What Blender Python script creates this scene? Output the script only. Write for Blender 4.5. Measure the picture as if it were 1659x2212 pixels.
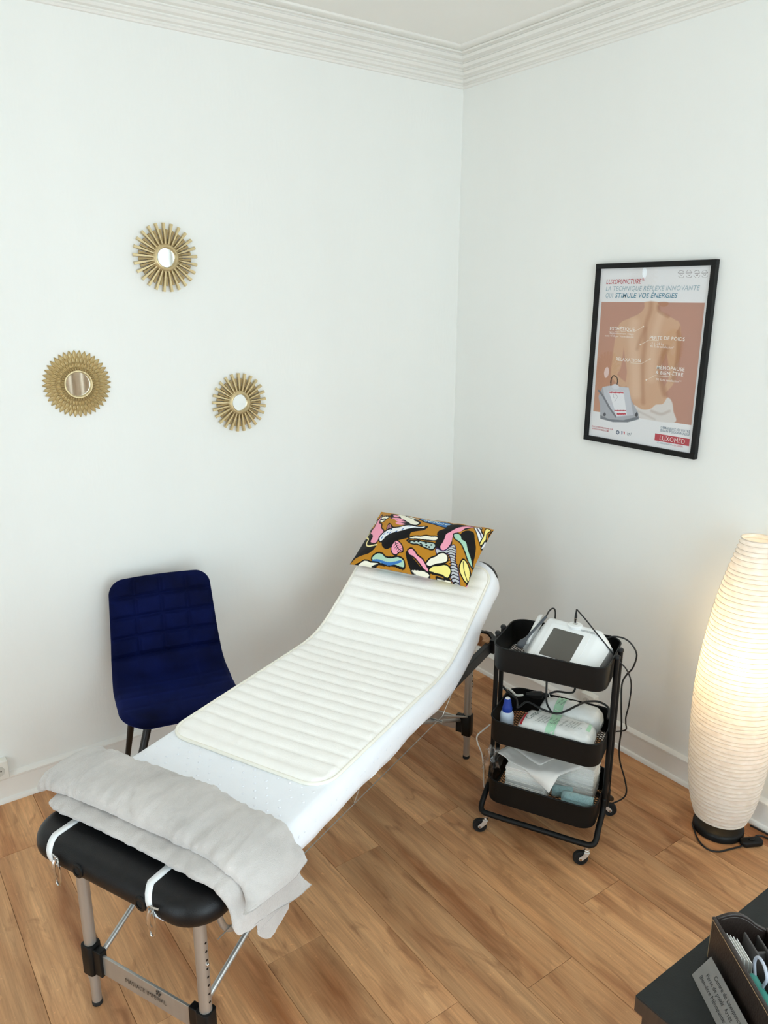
import bpy, math, random
import numpy as np
from mathutils import Matrix, Vector, noise as mnoise

# ------------------------------------------------------------------ camera, light, exposure
for o in list(bpy.data.objects):
    bpy.data.objects.remove(o)
SC = bpy.context.scene
COL = SC.collection
PI = math.pi
random.seed(7)
RW, RD, RH = 4.4, 4.3, 3.012          # room: x from -RW to 0, y from -RD to 0, ceiling height

cam_d = bpy.data.cameras.new('camera')
cam = bpy.data.objects.new('camera', cam_d)
COL.objects.link(cam)
SC.camera = cam
CAM_POS = Vector((-2.65426, -3.04709, 1.95))
yaw, pitch, roll = 0.625635, 0.272816, 0.003041
F = Vector((math.sin(yaw) * math.cos(pitch), math.cos(yaw) * math.cos(pitch), -math.sin(pitch)))
R0 = F.cross(Vector((0, 0, 1))).normalized()
U0 = R0.cross(F)
Rv = R0 * math.cos(roll) + U0 * math.sin(roll)
Uv = -R0 * math.sin(roll) + U0 * math.cos(roll)
mw = Matrix((Rv, Uv, -F)).transposed().to_4x4()
mw.translation = CAM_POS
cam.matrix_world = mw
cam_d.sensor_fit = 'VERTICAL'
cam_d.sensor_height = 36.0
cam_d.lens = 1663.6 / 2212 * 36.0
cam_d.clip_start = 0.02

SC.view_settings.view_transform = 'Standard'
SC.view_settings.look = 'None'
SC.view_settings.gamma = 1.0
SC.view_settings.use_curve_mapping = False
SC.view_settings.exposure = 0.0
SC.cycles.max_bounces = 10
SC.cycles.diffuse_bounces = 8      # pale room: let the daylight bounce

world = bpy.data.worlds.new('world')
SC.world = world
world.use_nodes = True
bg = world.node_tree.nodes['Background']
bg.inputs[0].default_value = (0.815, 0.945, 1.055, 1)
bg.inputs[1].default_value = 6.7

WIN = dict(x0=-2.9, x1=-0.50, z0=0.10, z1=2.62)     # window opening in wall_back
pl = bpy.data.lights.new('window_daylight', 'AREA')
pl.shape = 'RECTANGLE'
pl.size = WIN['x1'] - WIN['x0']
pl.size_y = WIN['z1'] - WIN['z0']
pl.cycles.is_portal = True
po = bpy.data.objects.new('window_daylight', pl)
po.location = ((WIN['x0'] + WIN['x1']) / 2, -RD - 0.125, (WIN['z0'] + WIN['z1']) / 2)
po.rotation_euler = (PI / 2, 0, 0)   # -Z points to +y
COL.objects.link(po)
FILL_WIN = dict(y0=-2.75, y1=-1.90, z0=0.10, z1=2.45)     # second window, unseen, added in wall_side to brighten right wall and floor
pl2 = bpy.data.lights.new('side_fill', 'AREA')
pl2.shape = 'RECTANGLE'
pl2.size = FILL_WIN['z1'] - FILL_WIN['z0']
pl2.size_y = FILL_WIN['y1'] - FILL_WIN['y0']
pl2.cycles.is_portal = True
po2 = bpy.data.objects.new('side_fill', pl2)
po2.location = (-RW - .125, (FILL_WIN['y0'] + FILL_WIN['y1']) / 2, (FILL_WIN['z0'] + FILL_WIN['z1']) / 2)
po2.rotation_euler = (0, -PI / 2, 0)   # -Z points to +x
COL.objects.link(po2)

WIN3 = dict(y0=-4.18, y1=-3.45, z0=0.30, z1=2.62)   # third window, in wall_right beyond the desk
pl3 = bpy.data.lights.new('right_daylight', 'AREA')
pl3.shape = 'RECTANGLE'
pl3.size = WIN3['z1'] - WIN3['z0']
pl3.size_y = WIN3['y1'] - WIN3['y0']
pl3.cycles.is_portal = True
po3 = bpy.data.objects.new('right_daylight', pl3)
po3.location = (.125, (WIN3['y0'] + WIN3['y1']) / 2, (WIN3['z0'] + WIN3['z1']) / 2)
po3.rotation_euler = (0, PI / 2, 0)    # -Z points to -x
COL.objects.link(po3)

# ------------------------------------------------------------------ materials
def srgb(r, g, b):
    f = lambda c: ((c / 255.0) / 12.92) if c <= 10 else (((c / 255.0) + 0.055) / 1.055) ** 2.4
    return (f(r), f(g), f(b), 1.0)

MATS = {}
def mat(name, rgb=(200, 200, 200), rough=0.5, metal=0.0, var=0.0, vscale=20.0, bump=0.0, bscale=60.0,
        sheen=0.0, coat=0.0, spec=0.5, stretch=(1, 1, 1), alpha=1.0, trans=0.0, coord='Object'):
    if name in MATS:
        return MATS[name]
    m = bpy.data.materials.new(name)
    m.use_nodes = True
    nt = m.node_tree
    b = nt.nodes['Principled BSDF']
    c = srgb(*rgb)
    b.inputs['Base Color'].default_value = c
    b.inputs['Roughness'].default_value = rough
    b.inputs['Metallic'].default_value = metal
    b.inputs['Specular IOR Level'].default_value = spec
    b.inputs['Sheen Weight'].default_value = sheen
    b.inputs['Coat Weight'].default_value = coat
    b.inputs['Alpha'].default_value = alpha
    b.inputs['Transmission Weight'].default_value = trans
    if var or bump:
        tc = nt.nodes.new('ShaderNodeTexCoord')
        mp = nt.nodes.new('ShaderNodeMapping')
        mp.inputs['Scale'].default_value = stretch
        nt.links.new(tc.outputs[coord], mp.inputs['Vector'])
    if var:
        n = nt.nodes.new('ShaderNodeTexNoise')
        n.inputs['Scale'].default_value = vscale
        n.inputs['Detail'].default_value = 5
        nt.links.new(mp.outputs[0], n.inputs['Vector'])
        cr = nt.nodes.new('ShaderNodeValToRGB')
        lo = [max(0, x * (1 - var)) for x in c[:3]] + [1]
        hi = [min(1, x * (1 + var)) for x in c[:3]] + [1]
        cr.color_ramp.elements[0].position = 0.3
        cr.color_ramp.elements[1].position = 0.7
        cr.color_ramp.elements[0].color = lo
        cr.color_ramp.elements[1].color = hi
        nt.links.new(n.outputs[0], cr.inputs[0])
        nt.links.new(cr.outputs[0], b.inputs['Base Color'])
    if bump:
        n2 = nt.nodes.new('ShaderNodeTexNoise')
        n2.inputs['Scale'].default_value = bscale
        n2.inputs['Detail'].default_value = 4
        nt.links.new(mp.outputs[0], n2.inputs['Vector'])
        bp = nt.nodes.new('ShaderNodeBump')
        bp.inputs['Strength'].default_value = bump
        bp.inputs['Distance'].default_value = 0.01
        nt.links.new(n2.outputs[0], bp.inputs['Height'])
        nt.links.new(bp.outputs[0], b.inputs['Normal'])
    MATS[name] = m
    return m

def mat_vcol(name, rough=0.6, coat=0.0, spec=0.4, sheen=0.0):
    m = bpy.data.materials.new(name)
    m.use_nodes = True
    nt = m.node_tree
    b = nt.nodes['Principled BSDF']
    a = nt.nodes.new('ShaderNodeVertexColor')
    a.layer_name = 'print'
    nt.links.new(a.outputs['Color'], b.inputs['Base Color'])
    b.inputs['Roughness'].default_value = rough
    b.inputs['Coat Weight'].default_value = coat
    b.inputs['Specular IOR Level'].default_value = spec
    b.inputs['Sheen Weight'].default_value = sheen
    return m

def mat_thin(name, rgb, transp=0.9, rough=0.05, ior=1.45):
    """thin clear sheet: mostly transparent, some gloss"""
    m = bpy.data.materials.new(name)
    m.use_nodes = True
    nt = m.node_tree
    nt.nodes.remove(nt.nodes['Principled BSDF'])
    out = nt.nodes['Material Output']
    t = nt.nodes.new('ShaderNodeBsdfTransparent')
    t.inputs[0].default_value = srgb(*rgb)
    g = nt.nodes.new('ShaderNodeBsdfGlossy')
    g.inputs['Roughness'].default_value = rough
    mx = nt.nodes.new('ShaderNodeMixShader')
    fr = nt.nodes.new('ShaderNodeFresnel')
    fr.inputs[0].default_value = ior
    ad = nt.nodes.new('ShaderNodeMath')
    ad.operation = 'ADD'
    ad.use_clamp = True
    ad.inputs[1].default_value = 1 - transp
    nt.links.new(fr.outputs[0], ad.inputs[0])
    ge = nt.nodes.new('ShaderNodeNewGeometry')
    fb_ = nt.nodes.new('ShaderNodeMath'); fb_.operation = 'SUBTRACT'; fb_.inputs[0].default_value = 1.0
    nt.links.new(ge.outputs['Backfacing'], fb_.inputs[1])
    mu = nt.nodes.new('ShaderNodeMath'); mu.operation = 'MULTIPLY'
    nt.links.new(ad.outputs[0], mu.inputs[0]); nt.links.new(fb_.outputs[0], mu.inputs[1])
    nt.links.new(mu.outputs[0], mx.inputs[0])
    nt.links.new(t.outputs[0], mx.inputs[1])
    nt.links.new(g.outputs[0], mx.inputs[2])
    nt.links.new(mx.outputs[0], out.inputs[0])
    return m

M_WALL = mat('wall_paint', (238, 239, 236), 0.75, var=0.012, vscale=3, bump=0.06, bscale=90, stretch=(1, 1, .25), spec=0.25)
M_CEIL = mat('ceiling_paint', (237, 235, 230), 0.8, var=0.01, vscale=3, spec=0.2)
M_TRIM = mat('trim_paint', (236, 234, 229), 0.45, var=0.015, vscale=8, spec=0.4)
M_BLACK = mat('black_powder_coat', (11, 11, 11), 0.45, var=0.1, vscale=30, spec=0.28)
M_BLACKP = mat('black_plastic', (13, 13, 13), 0.45, var=0.1, vscale=30, spec=0.3)
M_RUBBER = mat('black_rubber', (14, 14, 14), 0.7, var=0.15, vscale=40)
M_CABLE = mat('black_cable', (14, 14, 15), 0.5, var=0.1, vscale=40)
M_WCABLE = mat('white_cable', (222, 220, 212), 0.5, var=0.03, vscale=40)
M_VINYL = mat('black_vinyl', (12, 12, 14), 0.4, var=0.15, vscale=60, bump=0.12, bscale=420, spec=0.3)
M_ALU = mat('brushed_aluminium', (186, 184, 180), 0.36, 0.75, var=0.06, vscale=40, stretch=(1, 1, .1))
M_CHROME = mat('chrome', (205, 203, 200), 0.14, 1.0, var=0.03, vscale=30)
M_ZINC = mat('zinc_plate', (214, 212, 208), 0.3, 0.55, var=0.04, vscale=40)
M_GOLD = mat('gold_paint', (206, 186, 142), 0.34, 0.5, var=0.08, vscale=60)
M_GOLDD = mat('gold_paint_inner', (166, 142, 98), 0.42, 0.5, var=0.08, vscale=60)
M_MIRROR = mat('mirror_glass', (240, 243, 242), 0.015, 1.0)
M_SHEET = mat('white_sheet', (241, 244, 250), 0.85, var=0.012, vscale=14, bump=0.1, bscale=500, sheen=0.2, spec=0.2)
M_QUILT = mat('cream_cotton', (251, 249, 245), 0.85, var=0.015, vscale=20, bump=0.14, bscale=160, sheen=0.1, spec=0.2)
M_BIND = mat('cream_binding', (244, 241, 230), 0.8, var=0.02, vscale=30, spec=0.2)
M_ELASTIC = mat('white_elastic', (236, 238, 240), 0.7, var=0.03, vscale=90)
M_WOODRAIL = mat('raw_beech', (190, 140, 96), 0.6, var=0.2, vscale=25, stretch=(1, 6, 6))
M_PAPER = mat('white_paper', (238, 237, 233), 0.8, var=0.02, vscale=30, spec=0.2)
M_WPLASTIC = mat('white_plastic', (238, 240, 240), 0.28, var=0.01, vscale=10, spec=0.5)
M_OUTLET = mat('outlet_plastic', (232, 230, 222), 0.35, var=0.01, vscale=10)
M_GREYP = mat('grey_plastic', (104, 108, 112), 0.4, var=0.05, vscale=20)
M_LGREYP = mat('light_grey_plastic', (186, 191, 196), 0.4, var=0.03, vscale=20)
M_SCREEN = mat('display_glass', (74, 72, 66), 0.16, var=0.02, vscale=5, spec=0.8, coat=0.5)
M_DESK = mat('desk_laminate', (27, 29, 28), 0.5, var=0.12, vscale=60, bump=0.08, bscale=300, spec=0.3)
M_DESKSIDE = mat('desk_dark_wood', (58, 42, 30), 0.55, var=0.25, vscale=14, stretch=(1, 8, 1))
M_LEATHER = mat('brown_leather', (44, 34, 29), 0.42, var=0.15, vscale=40, bump=0.12, bscale=220, spec=0.5)
M_LEATHERIN = mat('organizer_lining', (78, 74, 72), 0.7, var=0.08, vscale=60)
M_THREAD = mat('tan_thread', (168, 140, 104), 0.8, var=0.05, vscale=90)
M_PLATE = mat('brushed_nameplate', (132, 129, 126), 0.42, 0.8, var=0.05, vscale=60, stretch=(.1, 1, 1))
M_INK = mat('dark_ink', (46, 44, 42), 0.6, var=0.02)
M_TOWEL = mat('aqua_terry', (160, 194, 196), 0.95, var=0.1, vscale=90, bump=0.6, bscale=420, sheen=0.5, spec=0.1)
M_BLUECAP = mat('blue_cap', (28, 62, 158), 0.35, var=0.04, vscale=20)
M_BOTTLE = mat('bottle_plastic', (206, 220, 236), 0.35, var=0.02, vscale=20, spec=0.4)
M_CLEAR = mat_thin('clear_film', (250, 250, 250), 0.90, 0.15)
M_GLASS = mat_thin('window_glass', (250, 252, 251), 0.99, 0.0)
M_CURTAIN = mat('taupe_curtain', (206, 188, 166), 0.9, var=0.05, vscale=30)
M_CHAIRLEG = mat('black_metal_leg', (16, 15, 15), 0.4, var=0.1, vscale=20)

def mat_velvet():
    m = mat('navy_velvet', (4, 12, 52), 0.8, var=0.55, vscale=7, bump=0.15, bscale=500, sheen=0.35, spec=0.1)
    b = m.node_tree.nodes['Principled BSDF']
    b.inputs['Sheen Tint'].default_value = srgb(40, 74, 190)
    b.inputs['Sheen Roughness'].default_value = 0.35
    return m
M_VELVET = mat_velvet()

def mat_plush():
    m = mat('grey_plush', (196, 190, 186), 0.95, var=0.12, vscale=9, bump=0.4, bscale=420, sheen=0.6, spec=0.1)
    return m
M_PLUSH = mat_plush()

def mat_floor():
    m = bpy.data.materials.new('oak_plank')
    m.use_nodes = True
    nt = m.node_tree
    N = nt.nodes.new
    L = nt.links.new
    b = nt.nodes['Principled BSDF']
    tc = N('ShaderNodeTexCoord')
    oi = N('ShaderNodeObjectInfo')
    mul = N('ShaderNodeMath'); mul.operation = 'MULTIPLY'; mul.inputs[1].default_value = 37.0
    L(oi.outputs['Random'], mul.inputs[0])
    cmb = N('ShaderNodeCombineXYZ')
    L(mul.outputs[0], cmb.inputs[0]); L(mul.outputs[0], cmb.inputs[1]); L(mul.outputs[0], cmb.inputs[2])
    add = N('ShaderNodeVectorMath'); add.operation = 'ADD'
    L(tc.outputs['Object'], add.inputs[0]); L(cmb.outputs[0], add.inputs[1])
    def mapped(sx, sy, sz=1):
        mp = N('ShaderNodeMapping'); mp.inputs['Scale'].default_value = (sx, sy, sz)
        L(add.outputs[0], mp.inputs[0]); return mp.outputs[0]
    # broad colour drift
    n1 = N('ShaderNodeTexNoise'); n1.inputs['Scale'].default_value = 1.0; n1.inputs['Detail'].default_value = 3
    n1.inputs['Distortion'].default_value = 0.6
    L(mapped(9, 1.7), n1.inputs['Vector'])
    # growth rings: distorted bands
    n2 = N('ShaderNodeTexNoise'); n2.inputs['Scale'].default_value = 1.0; n2.inputs['Detail'].default_value = 2
    L(mapped(9, .62), n2.inputs['Vector'])
    rg = N('ShaderNodeMath'); rg.operation = 'MULTIPLY'; rg.inputs[1].default_value = 21.0
    L(n2.outputs[0], rg.inputs[0])
    fr = N('ShaderNodeMath'); fr.operation = 'FRACT'; L(rg.outputs[0], fr.inputs[0])
    # fine fibre
    n3 = N('ShaderNodeTexNoise'); n3.inputs['Scale'].default_value = 1.0; n3.inputs['Detail'].default_value = 5
    n3.inputs['Roughness'].default_value = 0.65
    L(mapped(220, 9), n3.inputs['Vector'])
    # dark knots / smudges
    n4 = N('ShaderNodeTexNoise'); n4.inputs['Scale'].default_value = 1.0; n4.inputs['Detail'].default_value = 6
    n4.inputs['Distortion'].default_value = 1.4
    L(mapped(15, 4.2), n4.inputs['Vector'])
    kr = N('ShaderNodeValToRGB')
    kr.color_ramp.elements[0].position = 0.57; kr.color_ramp.elements[0].color = (0, 0, 0, 1)
    kr.color_ramp.elements[1].position = 0.76; kr.color_ramp.elements[1].color = (1, 1, 1, 1)
    L(n4.outputs[0], kr.inputs[0])
    cr = N('ShaderNodeValToRGB')
    e = cr.color_ramp.elements
    e[0].position = 0.30; e[0].color = srgb(158, 103, 64)
    e[1].position = 0.72; e[1].color = srgb(215, 166, 119)
    x = e.new(0.5); x.color = srgb(198, 147, 102)
    L(n1.outputs[0], cr.inputs[0])
    # ring darkening
    mr = N('ShaderNodeMapRange'); mr.inputs[1].default_value = 0.0; mr.inputs[2].default_value = 0.28
    mr.inputs[3].default_value = 0.90; mr.inputs[4].default_value = 1.0
    L(fr.outputs[0], mr.inputs[0])
    mr2 = N('ShaderNodeMapRange'); mr2.inputs[1].default_value = 0.3; mr2.inputs[2].default_value = 0.7
    mr2.inputs[3].default_value = 0.86; mr2.inputs[4].default_value = 1.12
    L(n3.outputs[0], mr2.inputs[0])
    mm = N('ShaderNodeMath'); mm.operation = 'MULTIPLY'; L(mr.outputs[0], mm.inputs[0]); L(mr2.outputs[0], mm.inputs[1])
    # broad streaks along the grain
    n5 = N('ShaderNodeTexNoise'); n5.inputs['Scale'].default_value = 1.0; n5.inputs['Detail'].default_value = 4
    n5.inputs['Distortion'].default_value = .5
    L(mapped(46, 1.6), n5.inputs['Vector'])
    mr5 = N('ShaderNodeMapRange'); mr5.inputs[1].default_value = .32; mr5.inputs[2].default_value = .68
    mr5.inputs[3].default_value = .84; mr5.inputs[4].default_value = 1.14
    L(n5.outputs[0], mr5.inputs[0])
    mm5 = N('ShaderNodeMath'); mm5.operation = 'MULTIPLY'; L(mm.outputs[0], mm5.inputs[0]); L(mr5.outputs[0], mm5.inputs[1])
    mm = mm5
    # pale medullary flecks across the grain
    n6 = N('ShaderNodeTexNoise'); n6.inputs['Scale'].default_value = 1.0; n6.inputs['Detail'].default_value = 3
    n6.inputs['Distortion'].default_value = 1.0
    L(mapped(70, 55), n6.inputs['Vector'])
    mr6 = N('ShaderNodeMapRange'); mr6.inputs[1].default_value = .66; mr6.inputs[2].default_value = .74
    mr6.inputs[3].default_value = 1.0; mr6.inputs[4].default_value = 1.22
    L(n6.outputs[0], mr6.inputs[0])
    mm6 = N('ShaderNodeMath'); mm6.operation = 'MULTIPLY'; L(mm.outputs[0], mm6.inputs[0]); L(mr6.outputs[0], mm6.inputs[1])
    mm = mm6
    # plank tone
    mr3 = N('ShaderNodeMapRange'); mr3.inputs[3].default_value = 0.84; mr3.inputs[4].default_value = 1.12
    L(oi.outputs['Random'], mr3.inputs[0])
    mm2 = N('ShaderNodeMath'); mm2.operation = 'MULTIPLY'; L(mm.outputs[0], mm2.inputs[0]); L(mr3.outputs[0], mm2.inputs[1])
    vm = N('ShaderNodeVectorMath'); vm.operation = 'SCALE'
    L(cr.outputs[0], vm.inputs[0]); L(mm2.outputs[0], vm.inputs['Scale'])
    mk = N('ShaderNodeMix'); mk.data_type = 'RGBA'
    km = N('ShaderNodeMath'); km.operation = 'MULTIPLY'; km.inputs[1].default_value = 0.75
    L(kr.outputs[0], km.inputs[0])
    L(km.outputs[0], mk.inputs[0]); L(vm.outputs[0], mk.inputs[6]); mk.inputs[7].default_value = srgb(130, 84, 52)
    L(mk.outputs[2], b.inputs['Base Color'])
    b.inputs['Roughness'].default_value = 0.5
    b.inputs['Specular IOR Level'].default_value = 0.32
    bp = N('ShaderNodeBump'); bp.inputs['Strength'].default_value = 0.12; bp.inputs['Distance'].default_value = 0.003
    L(n3.outputs[0], bp.inputs['Height']); L(bp.outputs[0], b.inputs['Normal'])
    return m
M_FLOOR = mat_floor()
M_GROOVE = mat('floor_joint', (84, 56, 34), 0.8, var=0.1)

def mat_shade():
    m = bpy.data.materials.new('rice_paper')
    m.use_nodes = True
    nt = m.node_tree
    nt.nodes.remove(nt.nodes['Principled BSDF'])
    out = nt.nodes['Material Output']
    N = nt.nodes.new; L = nt.links.new
    tc = N('ShaderNodeTexCoord')
    mp = N('ShaderNodeMapping'); mp.inputs['Scale'].default_value = (30, 30, 60)
    L(tc.outputs['Object'], mp.inputs[0])
    n = N('ShaderNodeTexNoise'); n.inputs['Detail'].default_value = 6; n.inputs['Scale'].default_value = 1.0
    L(mp.outputs[0], n.inputs['Vector'])
    cr = N('ShaderNodeValToRGB')
    cr.color_ramp.elements[0].position = .3; cr.color_ramp.elements[0].color = srgb(236, 229, 221)
    cr.color_ramp.elements[1].position = .7; cr.color_ramp.elements[1].color = srgb(251, 248, 244)
    L(n.outputs[0], cr.inputs[0])
    d = N('ShaderNodeBsdfDiffuse'); t = N('ShaderNodeBsdfTranslucent')
    L(cr.outputs[0], d.inputs[0]); L(cr.outputs[0], t.inputs[0])
    bp = N('ShaderNodeBump'); bp.inputs['Strength'].default_value = .25; bp.inputs['Distance'].default_value = .004
    L(n.outputs[0], bp.inputs['Height']); L(bp.outputs[0], d.inputs['Normal'])
    mx = N('ShaderNodeMixShader'); mx.inputs[0].default_value = .26
    L(d.outputs[0], mx.inputs[1]); L(t.outputs[0], mx.inputs[2])
    tr = N('ShaderNodeBsdfTransparent')
    mx2 = N('ShaderNodeMixShader'); mx2.inputs[0].default_value = .07
    L(mx.outputs[0], mx2.inputs[1]); L(tr.outputs[0], mx2.inputs[2])
    L(mx2.outputs[0], out.inputs[0])
    return m
M_SHADE = mat_shade()

def mat_emit(name, rgb, strength):
    m = bpy.data.materials.new(name)
    m.use_nodes = True
    b = m.node_tree.nodes['Principled BSDF']
    b.inputs['Base Color'].default_value = srgb(*rgb)
    b.inputs['Emission Color'].default_value = srgb(*rgb)
    b.inputs['Emission Strength'].default_value = strength
    return m
M_BULB = mat_emit('bulb_glow', (255, 222, 160), 40.0)

# ------------------------------------------------------------------ geometry helpers
class B:
    def __init__(s):
        s.v = []; s.f = []; s.c = None
    def add(s, vs, fs):
        o = len(s.v)
        s.v.extend([tuple(p) for p in vs])
        s.f.extend([tuple(i + o for i in f) for f in fs])
        return s
    def box(s, c, d, M=None):
        x, y, z = d[0] / 2, d[1] / 2, d[2] / 2
        vs = [Vector((a * x, b * y, e * z)) for e in (-1, 1) for b in (-1, 1) for a in (-1, 1)]
        if M is not None: vs = [M @ p for p in vs]
        c = Vector(c)
        return s.add([p + c for p in vs], [(0, 2, 3, 1), (4, 5, 7, 6), (0, 1, 5, 4), (2, 6, 7, 3), (0, 4, 6, 2), (1, 3, 7, 5)])
    def rng(s, x0, x1, y0, y1, z0, z1):
        return s.box(((x0 + x1) / 2, (y0 + y1) / 2, (z0 + z1) / 2), (abs(x1 - x0), abs(y1 - y0), abs(z1 - z0)))
    def tube(s, pts, r, n=10, closed=False, flat=None):
        pts = [Vector(p) for p in pts]
        m = len(pts)
        if not hasattr(r, '__len__'): r = [r] * m
        vs = []; prev = None
        for i, p in enumerate(pts):
            if closed: t = pts[(i + 1) % m] - pts[i - 1]
            else: t = pts[min(i + 1, m - 1)] - pts[max(i - 1, 0)]
            t.normalize()
            if prev is None:
                a = Vector((0, 0, 1)) if abs(t.z) < .9 else Vector((1, 0, 0))
                nn = (a - t * a.dot(t)).normalized()
            else:
                nn = (prev - t * prev.dot(t)).normalized()
            prev = nn
            bb = t.cross(nn)
            for k in range(n):
                an = 2 * PI * k / n
                q = nn * math.cos(an) * r[i] + bb * math.sin(an) * r[i]
                vs.append(p + q)
        fs = []
        for i in range(m if closed else m - 1):
            j = (i + 1) % m
            for k in range(n):
                k2 = (k + 1) % n
                fs.append((i * n + k, i * n + k2, j * n + k2, j * n + k))
        if not closed:
            fs.append(tuple(range(n - 1, -1, -1)))
            fs.append(tuple((m - 1) * n + k for k in range(n)))
        return s.add(vs, fs)
    def lathe(s, prof, c=(0, 0, 0), n=32, M=None, cap=True):
        vs = []
        for (r, z) in prof:
            for k in range(n):
                a = 2 * PI * k / n
                vs.append(Vector((r * math.cos(a), r * math.sin(a), z)))
        if M is not None: vs = [M @ p for p in vs]
        c = Vector(c)
        vs = [p + c for p in vs]
        fs = []
        for i in range(len(prof) - 1):
            for k in range(n):
                k2 = (k + 1) % n
                fs.append((i * n + k, i * n + k2, (i + 1) * n + k2, (i + 1) * n + k))
        if cap:
            if prof[0][0] > 1e-6: fs.append(tuple(range(n - 1, -1, -1)))
            if prof[-1][0] > 1e-6: fs.append(tuple((len(prof) - 1) * n + k for k in range(n)))
        return s.add(vs, fs)
    def slab(s, cx, cy, hx, hy, rc, z0, z1, re=0.005, nc=8, ne=4, M=None, reb=None):
        """rounded rectangle slab with rounded upper and lower edges"""
        reb = re if reb is None else reb
        rings = []
        for k in range(ne + 1):
            a = PI / 2 * k / ne
            rings.append((reb * (1 - math.sin(a)), z0 + reb * (1 - math.cos(a))))
        for k in range(ne + 1):
            a = PI / 2 * k / ne
            rings.append((re * (1 - math.cos(a)), z1 - re * (1 - math.sin(a))))
        vs = []
        for e, z in rings:
            for p in rrect(hx - e, hy - e, max(rc - e, 1e-4), nc):
                vs.append(Vector((cx + p[0], cy + p[1], z)))
        if M is not None: vs = [M @ p for p in vs]
        n = 4 * (nc + 1)
        fs = []
        for i in range(len(rings) - 1):
            for k in range(n):
                k2 = (k + 1) % n
                fs.append((i * n + k, i * n + k2, (i + 1) * n + k2, (i + 1) * n + k))
        fs.append(tuple(range(n - 1, -1, -1)))
        fs.append(tuple((len(rings) - 1) * n + k for k in range(n)))
        return s.add(vs, fs)
    def prism(s, poly, h0, h1, M=None):
        n = len(poly)
        vs = [Vector((p[0], p[1], h0)) for p in poly] + [Vector((p[0], p[1], h1)) for p in poly]
        if M is not None: vs = [M @ p for p in vs]
        fs = [tuple(range(n - 1, -1, -1)), tuple(range(n, 2 * n))]
        for k in range(n):
            fs.append((k, (k + 1) % n, n + (k + 1) % n, n + k))
        return s.add(vs, fs)
    def grid(s, P, closed_u=False, closed_v=False):
        """P[i][j] points"""
        nu, nv = len(P), len(P[0])
        vs = [p for row in P for p in row]
        fs = []
        for i in range(nu if closed_u else nu - 1):
            for j in range(nv if closed_v else nv - 1):
                i2, j2 = (i + 1) % nu, (j + 1) % nv
                fs.append((i * nv + j, i2 * nv + j, i2 * nv + j2, i * nv + j2))
        return s.add(vs, fs)
    def obj(s, name, m, parent=None, smooth=True, angle=0.7, bevel=0, loc=None, rotz=None, seg=2, subsurf=0):
        me = bpy.data.meshes.new(name)
        me.from_pydata(s.v, [], s.f)
        me.update()
        if smooth:
            me.polygons.foreach_set('use_smooth', [True] * len(me.polygons))
            me.set_sharp_from_angle(angle=angle)
        me.materials.append(m)
        o = bpy.data.objects.new(name, me)
        COL.objects.link(o)
        if parent is not None: o.parent = parent
        if loc is not None: o.location = loc
        if rotz is not None: o.rotation_euler = (0, 0, rotz)
        if bevel:
            b = o.modifiers.new('bevel', 'BEVEL'); b.width = bevel; b.segments = seg; b.limit_method = 'ANGLE'
            b.angle_limit = 0.6
        if subsurf:
            b = o.modifiers.new('sub', 'SUBSURF'); b.levels = subsurf; b.render_levels = subsurf
        return o

def rrect(hx, hy, r, nc=8):
    out = []
    for q, (sx, sy) in enumerate(((1, 1), (-1, 1), (-1, -1), (1, -1))):
        for k in range(nc + 1):
            a = PI / 2 * (q + k / nc)
            out.append((sx * (hx - r) + r * math.cos(a), sy * (hy - r) + r * math.sin(a)))
    return out

def cr_spline(pts, n=8, closed=False):
    pts = [Vector(p) for p in pts]
    m = len(pts); out = []
    for i in range(m if closed else m - 1):
        if closed: p0, p1, p2, p3 = pts[i - 1], pts[i], pts[(i + 1) % m], pts[(i + 2) % m]
        else: p0, p1, p2, p3 = pts[max(i - 1, 0)], pts[i], pts[i + 1], pts[min(i + 2, m - 1)]
        for k in range(n):
            t = k / n
            out.append(0.5 * ((2 * p1) + (p2 - p0) * t + (2 * p0 - 5 * p1 + 4 * p2 - p3) * t * t + (3 * p1 - p0 - 3 * p2 + p3) * t ** 3))
    if not closed: out.append(pts[-1])
    return out

def thing(name, label, cat, loc=(0, 0, 0), rotz=0, group=None):
    o = bpy.data.objects.new(name, None)
    o.empty_display_size = .05
    COL.objects.link(o)
    o.location = loc; o.rotation_euler = (0, 0, rotz)
    tag(o, label, cat, group)
    return o
def tag(o, label, cat, group=None):
    o['label'] = label; o['category'] = cat
    if group: o['group'] = group
    return o
def struct(o):
    o['kind'] = 'structure'
    return o

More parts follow.
